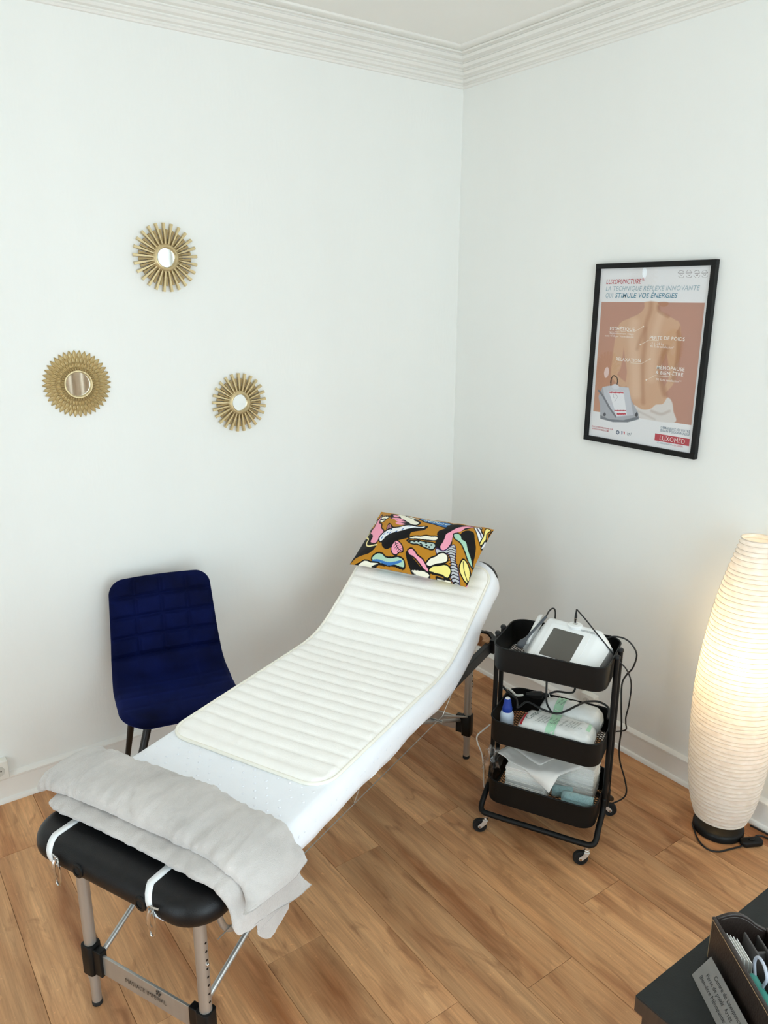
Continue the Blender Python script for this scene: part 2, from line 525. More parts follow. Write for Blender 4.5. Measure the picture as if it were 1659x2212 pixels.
TEXTS = []
def text(name, s, size, m, parent, M, shear=0, bold=0, align='LEFT', space=1.0, width=None, xscale=1.0):
    """queued lettering; M places the text plane (x right, y up) in the parent's space. width fits the line to a length"""
    TEXTS.append((name, s, size, m, parent, M, shear, bold, align, space, width, xscale))
def flush_texts():
    tmp = []
    for (name, s, size, m, parent, M, shear, bold, align, space, width, xs) in TEXTS:
        cu = bpy.data.curves.new(name, 'FONT')
        cu.body = s; cu.size = size; cu.shear = shear; cu.offset = bold * size; cu.align_x = align
        cu.space_character = space; cu.resolution_u = 3
        o = bpy.data.objects.new(name, cu); COL.objects.link(o)
        tmp.append(o)
    bpy.context.view_layer.update()
    dg = bpy.context.evaluated_depsgraph_get()
    for o, (name, s, size, m, parent, M, shear, bold, align, space, width, xs) in zip(tmp, TEXTS):
        me = bpy.data.meshes.new_from_object(o.evaluated_get(dg))
        bpy.data.objects.remove(o)
        sx = xs
        if width and len(me.vertices):
            xs_ = [v.co.x for v in me.vertices]
            sx = width / max(max(xs_) - min(xs_), 1e-6)
        me.transform(M @ Matrix.Diagonal((sx, 1, 1, 1)))
        me.name = name
        me.materials.clear(); me.materials.append(m)
        n = bpy.data.objects.new(name, me); COL.objects.link(n); n.parent = parent

def frame_m(origin, xa, ya):
    xa = Vector(xa).normalized(); ya = Vector(ya)
    za = xa.cross(ya).normalized(); ya = za.cross(xa)
    m = Matrix((xa, ya, za)).transposed().to_4x4()
    m.translation = Vector(origin)
    return m

# print rasteriser: polygons painted in order on a fine grid of vertex colours
def hom(src, dst):
    A = []
    for (x, y), (u, v) in zip(src, dst):
        A.append([x, y, 1, 0, 0, 0, -u * x, -u * y, -u]); A.append([0, 0, 0, x, y, 1, -v * x, -v * y, -v])
    return np.linalg.svd(np.array(A, float))[2][-1].reshape(3, 3)
def app(H, p):
    p = np.asarray(p, float)
    q = np.concatenate([p, np.ones((len(p), 1))], 1) @ H.T
    return q[:, :2] / q[:, 2:]
class Paint:
    def __init__(s, px, base):
        s.p = px                                   # (n,2) positions in drawing units
        s.c = np.tile(np.array(srgb(*base)[:3]), (len(px), 1))
    def _sel(s, P, pad):
        lo, hi = P.min(0) - pad, P.max(0) + pad
        return np.nonzero((s.p[:, 0] >= lo[0]) & (s.p[:, 0] <= hi[0]) & (s.p[:, 1] >= lo[1]) & (s.p[:, 1] <= hi[1]))[0]
    def _inside(s, q, P):
        ins = np.zeros(len(q), bool)
        n = len(P)
        for i in range(n):
            a, b = P[i], P[(i + 1) % n]
            if a[1] == b[1]: continue
            c = ((a[1] > q[:, 1]) != (b[1] > q[:, 1])) & (q[:, 0] < (b[0] - a[0]) * (q[:, 1] - a[1]) / (b[1] - a[1]) + a[0])
            ins ^= c
        return ins
    def _dist(s, q, P, closed=True):
        d = np.full(len(q), 1e9)
        n = len(P)
        for i in range(n if closed else n - 1):
            a, b = P[i], P[(i + 1) % n]
            ab = b - a; L = ab @ ab + 1e-12
            t = np.clip(((q - a) @ ab) / L, 0, 1)
            d = np.minimum(d, np.hypot(*(q - a - t[:, None] * ab).T))
        return d
    def shape(s, pts, fill, outline=0, oc=(14, 12, 14), smooth=True, soft=0, alpha=1.0):
        P = np.array([tuple(v)[:2] for v in cr_spline([(p[0], p[1], 0) for p in pts], 5, True)]) if smooth else np.array(pts, float)
        ix = s._sel(P, outline + soft + 1)
        if not len(ix): return
        q = s.p[ix]
        ins = s._inside(q, P)
        if outline or soft: d = s._dist(q, P)
        if outline:
            o = (d < outline)
            s.c[ix[o]] = np.array(srgb(*oc)[:3])
            ins2 = ins & ~(d < outline * .35)
            s.c[ix[ins2]] = np.array(srgb(*fill)[:3])
        else:
            w = ins.astype(float)
            if soft: w = np.clip(.5 + np.where(ins, d, -d) / (2 * soft), 0, 1)
            w = (w * alpha)[:, None]
            s.c[ix] = s.c[ix] * (1 - w) + np.array(srgb(*fill)[:3]) * w
    def stroke(s, pts, w, col, smooth=True, soft=0, alpha=1.0, closed=False):
        P = np.array([tuple(v)[:2] for v in cr_spline([(p[0], p[1], 0) for p in pts], 5, closed)]) if smooth else np.array(pts, float)
        ix = s._sel(P, w + soft + 1)
        if not len(ix): return
        d = s._dist(s.p[ix], P, closed)
        if soft: k = np.clip((w + soft - d) / soft, 0, 1) * alpha
        else: k = (d < w).astype(float) * alpha
        k = k[:, None]
        s.c[ix] = s.c[ix] * (1 - k) + np.array(srgb(*col)[:3]) * k
def set_print(me, colors):
    a = me.color_attributes.new('print', 'FLOAT_COLOR', 'POINT')
    rgba = np.concatenate([colors, np.ones((len(colors), 1))], 1).astype(np.float32)
    a.data.foreach_set('color', rgba.ravel())

# ------------------------------------------------------------------ the room
fl = struct(B().rng(-RW, 0, -RD, 0, -.06, -.004).obj('floor', M_GROOVE, smooth=False))
fl['label'] = 'warm oak plank floor'
PW, PLEN, GAP = 0.1935, 1.29, 0.0011
joints = {0: -1.716, -1: -1.05, 1: -1.20, 2: -1.717, 3: -1.09, 4: -0.55, 5: -1.09, 6: -1.754, 7: -1.322, 8: -.62, 9: -1.317, 10: -.35, 11: -1.6}
xr = [-0.29 - PW * k for k in range(-1, 22)]
for k in range(-2, 22):
    x1 = -0.29 - PW * k          # right edge of row k lies at x1, left edge one plank width on
    x0 = x1 - PW
    a, b = max(x0, -RW), min(x1, -0.0)
    if b - a < .01: continue
    j = joints.get(k, -((k * 0.47) % PLEN))
    ys = []
    y = j
    while y < 0: y += PLEN
    while y > -RD - PLEN:
        ys.append(y); y -= PLEN
    for i in range(len(ys) - 1):
        y1, y0 = min(ys[i], 0), max(ys[i + 1], -RD)
        if y1 - y0 < .02: continue
        key = 'plank_%.3f_%.3f' % (b - a, y1 - y0)
        hx, hy = (b - a) / 2 - GAP / 2, (y1 - y0) / 2 - GAP / 2
        me = bpy.data.meshes.get(key)
        if me is None:
            bb = B(); e = .0008
            vs = [(sx * (hx - ee), sy * (hy - ee), z) for ee, z in ((0, -.004), (0, -e), (e, 0)) for sx, sy in ((-1, -1), (1, -1), (1, 1), (-1, 1))]
            fs = [(3, 2, 1, 0), (8, 9, 10, 11)] + [(r * 4 + q, r * 4 + (q + 1) % 4, (r + 1) * 4 + (q + 1) % 4, (r + 1) * 4 + q) for r in (0, 1) for q in range(4)]
            me = bpy.data.meshes.new(key); me.from_pydata(vs, [], fs); me.update(); me.materials.append(M_FLOOR)
        o = bpy.data.objects.new('plank', me); COL.objects.link(o)
        o.parent = fl
        o.location = ((a + b) / 2, (y0 + y1) / 2, 0)

struct(B().rng(-RW - .25, .25, -RD - .25, .1, RH, RH + .1).obj('ceiling', M_CEIL, smooth=False))
struct(B().rng(-RW - .25, .25, 0, .1, -.06, RH).obj('wall_left', M_WALL, smooth=False))
wr_ = B().rng(0, .25, -RD - .25, WIN3['y0'], -.06, RH).rng(0, .25, WIN3['y1'], 0, -.06, RH)
wr_.rng(0, .25, WIN3['y0'], WIN3['y1'], -.06, WIN3['z0']).rng(0, .25, WIN3['y0'], WIN3['y1'], WIN3['z1'], RH)
struct(wr_.obj('wall_right', M_WALL, smooth=False))
ws = B().rng(-RW - .25, -RW, -RD - .25, FILL_WIN['y0'], -.06, RH).rng(-RW - .25, -RW, FILL_WIN['y1'], .1, -.06, RH)
ws.rng(-RW - .25, -RW, FILL_WIN['y0'], FILL_WIN['y1'], -.06, FILL_WIN['z0']).rng(-RW - .25, -RW, FILL_WIN['y0'], FILL_WIN['y1'], FILL_WIN['z1'], RH)
struct(ws.obj('wall_side', M_WALL, smooth=False))
wb = B()
wb.rng(-RW, WIN['x0'], -RD - .25, -RD, -.06, RH).rng(WIN['x1'], 0, -RD - .25, -RD, -.06, RH)
wb.rng(WIN['x0'], WIN['x1'], -RD - .25, -RD, -.06, WIN['z0']).rng(WIN['x0'], WIN['x1'], -RD - .25, -RD, WIN['z1'], RH)
struct(wb.obj('wall_back', M_WALL, smooth=False))
# windows: white frame, sill, two panes each
def window(name, loc, rotz, ww, wh):
    w1 = bpy.data.objects.new(name, None); COL.objects.link(w1)
    w1.location = loc; w1.rotation_euler = (0, 0, rotz); struct(w1)
    fb = B()
    fb.rng(0, ww, -.03, .03, 0, .05).rng(0, ww, -.03, .03, wh - .05, wh).rng(0, .05, -.03, .03, .05, wh - .05).rng(ww - .05, ww, -.03, .03, .05, wh - .05).rng(ww / 2 - .03, ww / 2 + .03, -.03, .03, .05, wh - .05)
    fb.obj('window_frame', M_TRIM, w1, smooth=False, bevel=.004)
    for i in (0, 1):
        xa = .05 if i == 0 else ww / 2 + .03
        xb = ww / 2 - .03 if i == 0 else ww - .05
        B().rng(xa, xb, -.004, .004, .05, wh - .05).obj('pane', M_GLASS, w1, smooth=False)
window('window_1', (WIN['x0'], -RD - .15, WIN['z0']), 0, WIN['x1'] - WIN['x0'], WIN['z1'] - WIN['z0'])
window('window_3', (.15, WIN3['y1'], WIN3['z0']), -PI / 2, WIN3['y1'] - WIN3['y0'], WIN3['z1'] - WIN3['z0'])
window('fill_window', (-RW - .15, FILL_WIN['y0'], FILL_WIN['z0']), PI / 2, FILL_WIN['y1'] - FILL_WIN['y0'], FILL_WIN['z1'] - FILL_WIN['z0'])  # added out of view, only to let in more light

# baseboards (profile: distance from wall, height) and cornice
def run_left(prof, name, m, xend=-RW):
    n = len(prof)
    b = B().add([(-d, -d, z) for d, z in prof] + [(xend, -d, z) for d, z in prof],
                [(i, (i + 1) % n, n + (i + 1) % n, n + i) for i in range(n)] + [tuple(range(n - 1, -1, -1)), tuple(range(n, 2 * n))])
    return struct(b.obj(name, m, angle=.5))
def run_right(prof, name, m, yend=-RD):
    n = len(prof)
    b = B().add([(-d, -d, z) for d, z in prof] + [(-d, yend, z) for d, z in prof],
                [(n + i, n + (i + 1) % n, (i + 1) % n, i) for i in range(n)] + [tuple(range(n)), tuple(range(2 * n - 1, n - 1, -1))])
    return struct(b.obj(name, m, angle=.5))
bp_ = [(0, 0), (.026, 0), (.026, .008), (.022, .016), (.014, .019), (.014, .098), (.017, .101), (.017, .108), (.012, .114), (.006, .120), (0, .122)]
run_left(bp_, 'baseboard_left', M_TRIM)
run_right(bp_, 'baseboard_right', M_TRIM)
cp = [(0, 2.888), (.010, 2.889), (.014, 2.896), (.010, 2.902), (.010, 2.906), (.024, 2.909), (.030, 2.918), (.024, 2.926), (.024, 2.930), (.042, 2.934),
      (.050, 2.944), (.044, 2.951), (.044, 2.955), (.062, 2.958), (.072, 2.968), (.066, 2.974), (.066, 2.977), (.094, 2.981), (.104, 2.990), (.098, 2.996),
      (.098, 2.998), (.114, 2.999), (.116, 3.004), (.112, 3.0085), (.150, 3.0085), (.152, 3.002), (.162, 3.002), (.168, 3.005), (.170, 3.009), (.170, RH), (0, RH)]
run_left(cp, 'trim_1', M_TRIM)
run_right(cp, 'trim_2', M_TRIM)

# ------------------------------------------------------------------ massage table (local x: foot -> head, y: left)
TLOC = (-1.4362, -0.9944, 0)
TROT = math.radians(24.643)
ZT = 0.612            # pad top
PT = 0.072            # pad thickness
PIV, HANG = 0.42, math.radians(32)
HL = 0.55             # length of the raised head section
HX0 = -0.945
RAIL_Z0, RAIL_Z1 = 0.492, ZT - PT
t = thing('massage_table', 'folding massage table with black vinyl pads and aluminium legs, head section raised', 'massage table', TLOC, TROT)
# lower pad and raised pad
B().slab((HX0 + PIV) / 2, 0, (PIV - HX0) / 2, .31, .10, ZT - PT, ZT, .034, nc=12, ne=8).obj('foot_pad', M_VINYL, t)
MH = Matrix.Translation((PIV, 0, ZT - .004)) @ Matrix.Rotation(-HANG, 4, 'Y')
B().slab(HL / 2, 0, HL / 2, .31, .10, -PT, 0, .034, nc=12, ne=8, M=MH).obj('head_pad', M_VINYL, t)
# frame rails (vinyl wrapped) with beech corner blocks at the head end
for sy in (-1, 1):
    B().rng(-.78, .88, sy * .270 - .012, sy * .270 + .012, RAIL_Z0, RAIL_Z1 - .001).obj('side_rail', M_VINYL, t, smooth=False, bevel=.003)
    # chamfered corner
    B().prism([(.86, sy * .297), (.895, sy * .297), (.945, sy * .25), (.945, sy * .22), (.925, sy * .22), (.925, sy * .243), (.887, sy * .274), (.86, sy * .274)][::sy], RAIL_Z0, RAIL_Z1 + .012).obj('corner_rail', M_VINYL, t, smooth=False, bevel=.003)
    B().prism([(.85, sy * .272), (.885, sy * .272), (.923, sy * .24), (.923, sy * .19), (.895, sy * .19), (.895, sy * .225), (.872, sy * .243), (.85, sy * .243)][::sy], RAIL_Z0 + .004, RAIL_Z1 + .006).obj('corner_block', M_WOODRAIL, t, smooth=False, bevel=.002)
B().rng(.925, .945, -.22, .22, RAIL_Z0, RAIL_Z1 + .01).obj('end_rail', M_VINYL, t, smooth=False, bevel=.003)
B().rng(-.80, -.776, -.258, .258, RAIL_Z0, RAIL_Z1 - .001).obj('end_rail', M_VINYL, t, smooth=False, bevel=.003)
# back props that carry the raised section
for sy in (-1, 1):
    B().tube([(.46, sy * .25, RAIL_Z0 + .02), (.74, sy * .25, .735)], .008, 8).obj('back_prop', M_ALU, t)
LX = (-.846, .80)
LY = .212
for ix, lx in enumerate(LX):
    for sy in (-1, 1):
        y = sy * LY
        lg = B().tube([(lx, y, .10), (lx, y, RAIL_Z1 - .004)], .0165, 20).obj('leg', M_ALU, t)
        B().tube([(lx, y, .006), (lx, y, .20)], .0135, 18).obj('lower_tube', M_ALU, lg)
        B().slab(lx, y, .021, .021, .010, .116, .214, .003, nc=5, ne=2).obj('collar', M_BLACKP, lg)
        B().rng(lx - .012, lx + .012, y - sy * .050, y - sy * .018, .122, .205).obj('collar_lug', M_BLACKP, lg, smooth=False, bevel=.003)
        B().lathe([(.0145, 0), (.0150, .004), (.0145, .012), (.0136, .013)], (lx, y, 0), 18).obj('foot_cap', M_RUBBER, lg)
        # height holes on the side towards the middle of the table end
        hb = B()
        for k in range(8):
            z = .245 + .026 * k
            d = Vector((-.35, -sy * .0, 0)).normalized()
            p = Vector((lx, y + sy * .0162, z))
            hb.lathe([(.0034, -.0012), (.0034, .0006)], p, 10, Matrix.Rotation(PI / 2, 4, 'X'))
        hb.obj('adjustment_holes', M_BLACKP, lg)['kind'] = 'stuff'
        B().lathe([(.0048, -.002), (.0044, .004), (.002, .006), (0, .0062)], (lx, y + sy * .016, .362), 12, Matrix.Rotation(-sy * PI / 2, 4, 'X')).obj('lock_button', M_CHROME, lg)
    # cross plate between the legs of this end
    cb = B().rng(lx - .004, lx + .004, -LY + .022, LY - .022, .128, .192).obj('crossbar', M_ALU, t, smooth=False, bevel=.0015)
    if ix == 0:
        text('lettering', 'MASSAGE IMPERIAL', .020, M_INK, cb, frame_m((lx - .0056, .075, .153), (0, -1, 0), (0, 0, 1)), width=.150)
        eb = B()
        for k in range(5):
            a = 2 * PI * k / 5
            eb.prism([(.0075 * math.cos(a + q) * rr - .052, .0075 * math.sin(a + q) * rr + .0) for q, rr in ((0, .25), (.5, .9), (.25, 1.3), (0, 1.35), (-.25, 1.3), (-.5, .9))], 0, .0003, frame_m((lx - .0056, 0, .180), (0, -1, 0), (0, 0, 1)) @ Matrix.Translation((.102, 0, 0)))
        eb.obj('flower_emblem', M_INK, cb, smooth=False)
    # diagonal braces
    sg = 1 if ix == 0 else -1
    for sy in (-1, 1):
        B().tube([(lx + sg * .018, sy * (LY - .03), .185), (lx + sg * .66, sy * (LY - .012), RAIL_Z0 + .012)], .0078, 12).obj('brace', M_ALU, t)
    B().tube([(lx + sg * .30, -LY - .02, .335), (lx + sg * .30, LY + .02, .335)], .006, 10).obj('brace_tie', M_ALU, t)
# bent tube loop under the foot end
B().tube(cr_spline([(-.80, -.228, .536), (-.80, -.235, .47), (-.775, -.235, .415), (-.72, -.235, .388), (-.665, -.235, .412), (-.635, -.235, .465), (-.63, -.232, .536)], 8), .0085, 12).obj('bent_tube', M_ALU, t)
# tension wires along both sides
for sy in (-1, 1):
    B().tube([(-.82, sy * .245, .425), (.47, sy * .245, .383)], .0016, 6).obj('tension_wire', M_ALU, t)
    B().tube(cr_spline([(.47, sy * .245, .383), (.50, sy * .25, .42), (.53, sy * .26, .47), (.52, sy * .27, RAIL_Z0 + .005)], 6), .0016, 6).obj('wire_loop', M_CHROME, t)
    B().tube([(-.24, sy * .262, RAIL_Z0 + .004), (-.185, sy * .245, .4045), (-.145, sy * .262, RAIL_Z0 + .004)], .0018, 6).obj('wire_guide', M_CHROME, t)
    B().tube([(.47, sy * .245, .383), (.80, sy * .215, .20)], .005, 8).obj('tie_rod', M_ALU, t)
# eyelets on the front face of the foot pad
for gy in (.088, -.128):
    g = B()
    Mg = Matrix.Rotation(-PI / 2, 4, 'Y')
    g.lathe([(.0105, 0), (.0105, .0028), (.0140, .0034), (.0185, .0020), (.0190, -.003)], (HX0 - .0005, gy, ZT - .036), 24, Mg, cap=False)
    eo = g.obj('eyelet', M_BLACKP, t)
    B().lathe([(.0108, -.001), (.0108, .0008)], (HX0 - .0005, gy, ZT - .036), 20, Mg).obj('eyelet_hole', mat('eyelet_dark', (4, 4, 4), .9), eo)

# spine of the bed surface: s measured along the table from local x; returns (x, z, nx, nz)
BR = 0.16             # smoothing length of the bend
def spine(s):
    s0 = PIV
    if s <= s0 - BR: return s, ZT, 0.0, 1.0
    if s > s0 + BR:
        ex, ez, _a, _b = spine(s0 + BR)
        d = s - s0 - BR
        return ex + d * math.cos(HANG), ez + d * math.sin(HANG), -math.sin(HANG), math.cos(HANG)
    u = (s - s0 + BR) / (2 * BR)
    a = HANG * (u * u * (3 - 2 * u))
    # integrate
    n = 24; x = s0 - BR; z = ZT
    for k in range(n):
        uu = u * (k + .5) / n
        aa = HANG * (uu * uu * (3 - 2 * uu))
        x += 2 * BR * u / n * math.cos(aa); z += 2 * BR * u / n * math.sin(aa)
    return x, z, -math.sin(a), math.cos(a)
def bed(s, y, h):
    x, z, nx, nz = spine(s)
    return Vector((x + nx * h, y, z + nz * h))
def nz3(x, y, z, sc):
    return mnoise.noise(Vector((x * sc, y * sc, z * sc)))

# fitted cover
cov = thing('table_cover', 'white dotted fitted cover stretched over the massage table', 'table cover', TLOC, TROT)
S0, S1 = -.80, PIV + HL - .028
rows = []
ss = list(np.linspace(S0, .24, 46)) + list(np.linspace(.24, .60, 20))[1:] + list(np.linspace(.60, S1 - .1, 16))[1:] + [S1 - .1 + .1 * math.sin(PI / 2 * k / 10) for k in range(1, 11)]
prof_n = 8
for s in ss:
    ds = max(0.0, s - (S1 - .1))
    w = .3165 - .1 + math.sqrt(max(0, .1 ** 2 - ds ** 2)) if ds > 0 else .3165
    low = -PT - .004 + .010 * nz3(s, 0, 0, 5) + .004 * nz3(s, 3, 0, 17)
    if s > PIV + .2: low += .014
    hem = -.018
    pr = [(-w - hem, low - .006), (-w - .002, low), (-w - .004, low * .75), (-w - .002, low * .45)]
    for k in range(1, 6):
        a = PI / 2 * k / 5
        pr.append((-w + .030 * (1 - math.cos(a)), -.030 + .034 * math.sin(a)))
    ins = [(-w + .03) + (2 * w - .06) * k / 22 for k in range(1, 22)]
    pr2 = pr + [(yy, .004 + .0016 * nz3(s, yy, 1, 7) + .0008 * nz3(s, yy, 4, 22)) for yy in ins] + [(-a, b) for a, b in pr[::-1]]
    rows.append([bed(s, yy, hh + (.004 * nz3(s, yy * 2, 2, 14) if hh < -.01 else 0)) for yy, hh in pr2])
cb = B().grid(rows)
n_row = len(rows[0])
last = rows[-1]
B_obj = cb.obj('cover_cloth', M_SHEET, cov, angle=1.2)
# small raised dots
db = B()
dome = [(.0042, 0), (.0033, .0011), (.0018, .0017), (0, .0019)]
for i in range(62):
    for j in range(-7, 8):
        s = -.62 + i * .026
        y = j * .042 + (0.021 if i % 2 else 0)
        if abs(y) > .285 or s > S1 - .06: continue
        if -.415 < s and abs(y) < .272: continue
        if (i * 7 + j * 3) % 5 == 0: continue
        x, z, nx, nz = spine(s)
        Mr = Matrix.Rotation(math.atan2(nx, nz), 4, 'Y')
        db.lathe(dome, bed(s, y, .0045), 8, Mr)
    for sy in (-1, 1):
        for hh in (-.032, -.055):
            s = -.60 + i * .026 + (.013 if hh < -.04 else 0)
            if s > S1 - .12 or (i % 3 == 0): continue
            db.lathe(dome, bed(s, sy * .3185, hh), 8, Matrix.Rotation(sy * -PI / 2, 4, 'X'))
dots = db.obj('raised_dots', M_SHEET, cov)
dots['kind'] = 'stuff'
# elastic straps over the foot end, with metal clips
for sy_, y0, y1 in ((1, .207, .170), (-1, -.131, -.196)):
    path = []
    hx, zc = .0365, ZT - PT / 2
    path.append((-.76, y0, ZT + .0018)); path.append((-.86, y0, ZT + .0018))
    for k in range(9):
        a = PI / 2 - PI * k / 8
        path.append((HX0 + .034 - (hx) * math.cos(a), y0 + (y1 - y0) * (k / 8), zc + (hx + .0008) * math.sin(a)))
    path.append((HX0 + .07, y1, ZT - PT - .0018))
    P = []
    for i, p in enumerate(path):
        P.append([Vector((p[0], p[1] - .0105, p[2])), Vector((p[0], p[1] + .0105, p[2]))])
    sb = B().grid(P)
    so = sb.obj('strap', M_ELASTIC, cov, angle=1.2)
    sm = so.modifiers.new('thick', 'SOLIDIFY'); sm.thickness = .0014; sm.offset = 1
    # clip: bent wire snap hook beside the strap
    cx, cy, cz = HX0 - .006, y1 - sy_ * .020, ZT - PT + .012
    K = 1.55
    CK = lambda dx, dy, dz: (cx + dx * K, cy + dy * K, cz + dz * K)
    ck = B()
    ck.tube(cr_spline([CK(0, .004, .026), CK(-.004, -.004, .020), CK(-.005, -.007, .004), CK(-.005, -.005, -.016), CK(-.004, .002, -.024), CK(-.003, .008, -.016), CK(-.003, .009, .004), CK(-.001, .010, .020)], 6, True), .0028, 8, closed=True)
    ck.tube(cr_spline([CK(-.006, 0, .028), CK(-.009, .001, .018), CK(-.009, .002, .004), CK(-.006, .002, -.006)], 6), .0050, 8)
    ck.tube([CK(-.002, .001, .028), (cx, y1, cz + .044)], .0028, 8)
    ck.obj("clip", M_CHROME, so)

# quilted mattress topper
MW, MN, MF = .296, -.425, PIV + .485
qm = thing('quilted_mat', 'cream quilted cotton mat lying lengthwise on the massage table', 'mat', TLOC, TROT)
def outline_w(s, r=.075):
    d = min(s - MN, MF - s)
    if d >= r: return MW
    return MW - r + math.sqrt(max(0, r * r - (r - d) ** 2))
svals = [MN + .075 * (1 - math.cos(PI / 2 * k / 10)) for k in range(10)] + list(np.linspace(MN + .075, MF - .075, 200)) + [MF - .075 * (1 - math.cos(PI / 2 * (10 - k) / 10)) for k in range(1, 11)]
TV = 84
cells = 25
top = []
for s in svals:
    w = max(outline_w(s), .001)
    row = []
    for k in range(TV + 1):
        v = -1 + 2 * k / TV
        y = v * w
        ph = (s - MN) / (MF - MN) * cells + .10 * math.sin(y * 7 + 1.0) + .05 * nz3(s, y, 0, 6)
        puff = abs(math.sin(PI * ph)) ** .42
        pucker = .0011 * nz3(s * .35, y * 1.0, 5, 60) * (.4 + puff) + .0018 * nz3(s * .6, y, 9, 18)
        # soft lengthwise creases
        for yc, amp in ((.055, .0030), (-.015, .0016), (.12, .0014)):
            pucker += amp * math.exp(-((y - yc - .01 * nz3(s, 0, 2, 6)) / .006) ** 2) * (0.5 + nz3(s, yc, 3, 5))
        edge = min(1.0, max(0.0, min(w - abs(y), s - MN, MF - s)) / .02)
        h = .0055 + edge ** .5 * (.005 + .0085 * puff + pucker)
        wave = .004 * math.sin(s * 9) * max(0, abs(v) - .7) if abs(v) > .7 else 0
        row.append(bed(s, y + .004, h + max(0, wave)))
    top.append(row)
mb = B().grid(top)
mb.obj('quilted_top', M_QUILT, qm, angle=3)
edge_pts = []
for s in svals: edge_pts.append(bed(s, max(outline_w(s), .001) + .004, .0095))
for s in svals[::-1]: edge_pts.append(bed(s, -max(outline_w(s), .001) + .004, .0095))
ep = [edge_pts[0]]
for p in edge_pts[1:]:
    if (p - ep[-1]).length > .006: ep.append(p)
if (ep[0] - ep[-1]).length < .006: ep.pop()
B().tube(ep, .0056, 8, closed=True).obj('edge_binding', M_BIND, qm, angle=3)
ib = []
for s in [x for x in svals if MN + .012 < x < MF - .012]: ib.append((s, 1))
pin = [bed(s, max(outline_w(s), .02) - .013 + .004, .0158) for s in svals[4:-4]] + [bed(s, -max(outline_w(s), .02) + .013 + .004, .0158) for s in svals[4:-4][::-1]]

# ------------------------------------------------------------------ patterned pillow
PU, PV = 420, 240
pw, ph_ = .545, .318
pil_v = []
uvs = []
Mp = Matrix.Translation(bed(PIV + .345, 0, 0)) if False else None
x_, z_, nx_, nz_ = spine(PIV + .40)
pill_axes_x = Vector((0, -1, 0))                           # pillow's right in view
pill_axes_y = Vector((nz_, 0, -nx_)).normalized()          # up the slope
pill_n = Vector((nx_, 0, nz_))
pcen = bed(PIV + .492, .030, .066)
def pill_pt(u, v, side):
    a = (u - .5) * 2; b = (v - .5) * 2
    A = (1 - abs(a) ** 2.6); Bq = (1 - abs(b) ** 2.4)
    bul = (max(A, 0) * max(Bq, 0)) ** .52
    th = (.066 if side > 0 else .046) * bul
    # edges pulled in between the corners
    ix = a * (pw / 2) * (1 - .035 * (1 - b * b))
    iy = b * (ph_ / 2) * (1 - .075 * (1 - a * a))
    wr = .007 * nz3(u * 2, v, 3, 4) * bul + .005 * nz3(u * 1.5, v, 8, 9) * (1 - bul) * min(1, 8 * bul + .15)
    # bottom edge folds under, corners point outwards
    drop = -.018 * max(0, -b - .75) * 0
    return pcen + pill_axes_x * ix + pill_axes_y * iy + pill_n * (side * th + wr + drop)
pb = B()
front = [[pill_pt(i / PU, j / PV, 1) for j in range(PV + 1)] for i in range(PU + 1)]
pb.grid(front)
nu2, nv2 = 60, 34
back = [[pill_pt(i / nu2, j / nv2, -1) for j in range(nv2, -1, -1)] for i in range(nu2 + 1)]
pb.grid(back)
M_PRINT = mat_vcol('printed_cotton', .8, spec=.2, sheen=.1)
pillow = thing('pillow', 'rectangular pillow in ochre fabric printed with pink and black abstract shapes', 'pillow', TLOC, TROT)
po_ = pb.obj('pillow_case', M_PRINT, pillow, angle=3)
uu, vv = np.meshgrid(np.linspace(0, 1, PU + 1), np.linspace(0, 1, PV + 1), indexing='ij')
uvf = np.stack([uu.ravel(), vv.ravel()], 1)
uu, vv = np.meshgrid(np.linspace(0, 1, nu2 + 1), np.linspace(1, 0, nv2 + 1), indexing='ij')
uvb = np.stack([uu.ravel(), vv.ravel()], 1)
H = hom([(0, 1), (1, 1), (1, 0), (0, 0)], [(362, 90), (1508, 228), (1262, 778), (142, 592)])
OCH, PINK, CRM, BLK, GRN, YEL, BLU, WHT, PUR = (192, 132, 34), (250, 166, 190), (248, 244, 226), (16, 13, 16), (178, 214, 192), (250, 236, 142), (62, 122, 190), (244, 246, 250), (52, 34, 86)
pt = Paint(np.concatenate([app(H, uvf), app(H, uvb)]), OCH)
ow = 9
pt.shape([(295, 270), (318, 330), (335, 420), (332, 465), (395, 478), (372, 520), (320, 547), (250, 552), (190, 560), (130, 605), (195, 480), (235, 395), (265, 320)], BLK)
pt.stroke([(290, 330), (262, 372), (292, 408), (280, 450), (315, 482), (395, 485)], 6, (250, 236, 170))
pt.shape([(388, 140), (384, 200), (378, 250), (405, 270), (410, 310), (440, 345), (440, 400), (402, 440), (385, 465), (345, 460), (320, 440), (335, 400), (325, 372), (300, 350), (310, 310), (332, 280), (342, 230), (368, 190)], PINK, ow)
for lf in ([(390, 185), (430, 175), (478, 182), (450, 210), (405, 215)], [(388, 214), (432, 212), (440, 226), (410, 246), (386, 236)], [(312, 205), (345, 195), (342, 225), (312, 238)]):
    pt.shape(lf, CRM, 7)
    c = np.mean(lf, 0)
    pt.stroke([lf[0], lf[2]], 2.5, BLK, False)
    for k in (.3, .55, .8):
        q = np.array(lf[0]) * (1 - k) + np.array(lf[2]) * k
        pt.stroke([q, q + np.array([14, -12])], 2.2, BLK, False)
pt.shape([(488, 142), (560, 143), (640, 150), (700, 178), (750, 210), (806, 250), (800, 284), (760, 302), (690, 302), (640, 302), (590, 272), (550, 228), (500, 216), (484, 190)], BLK)
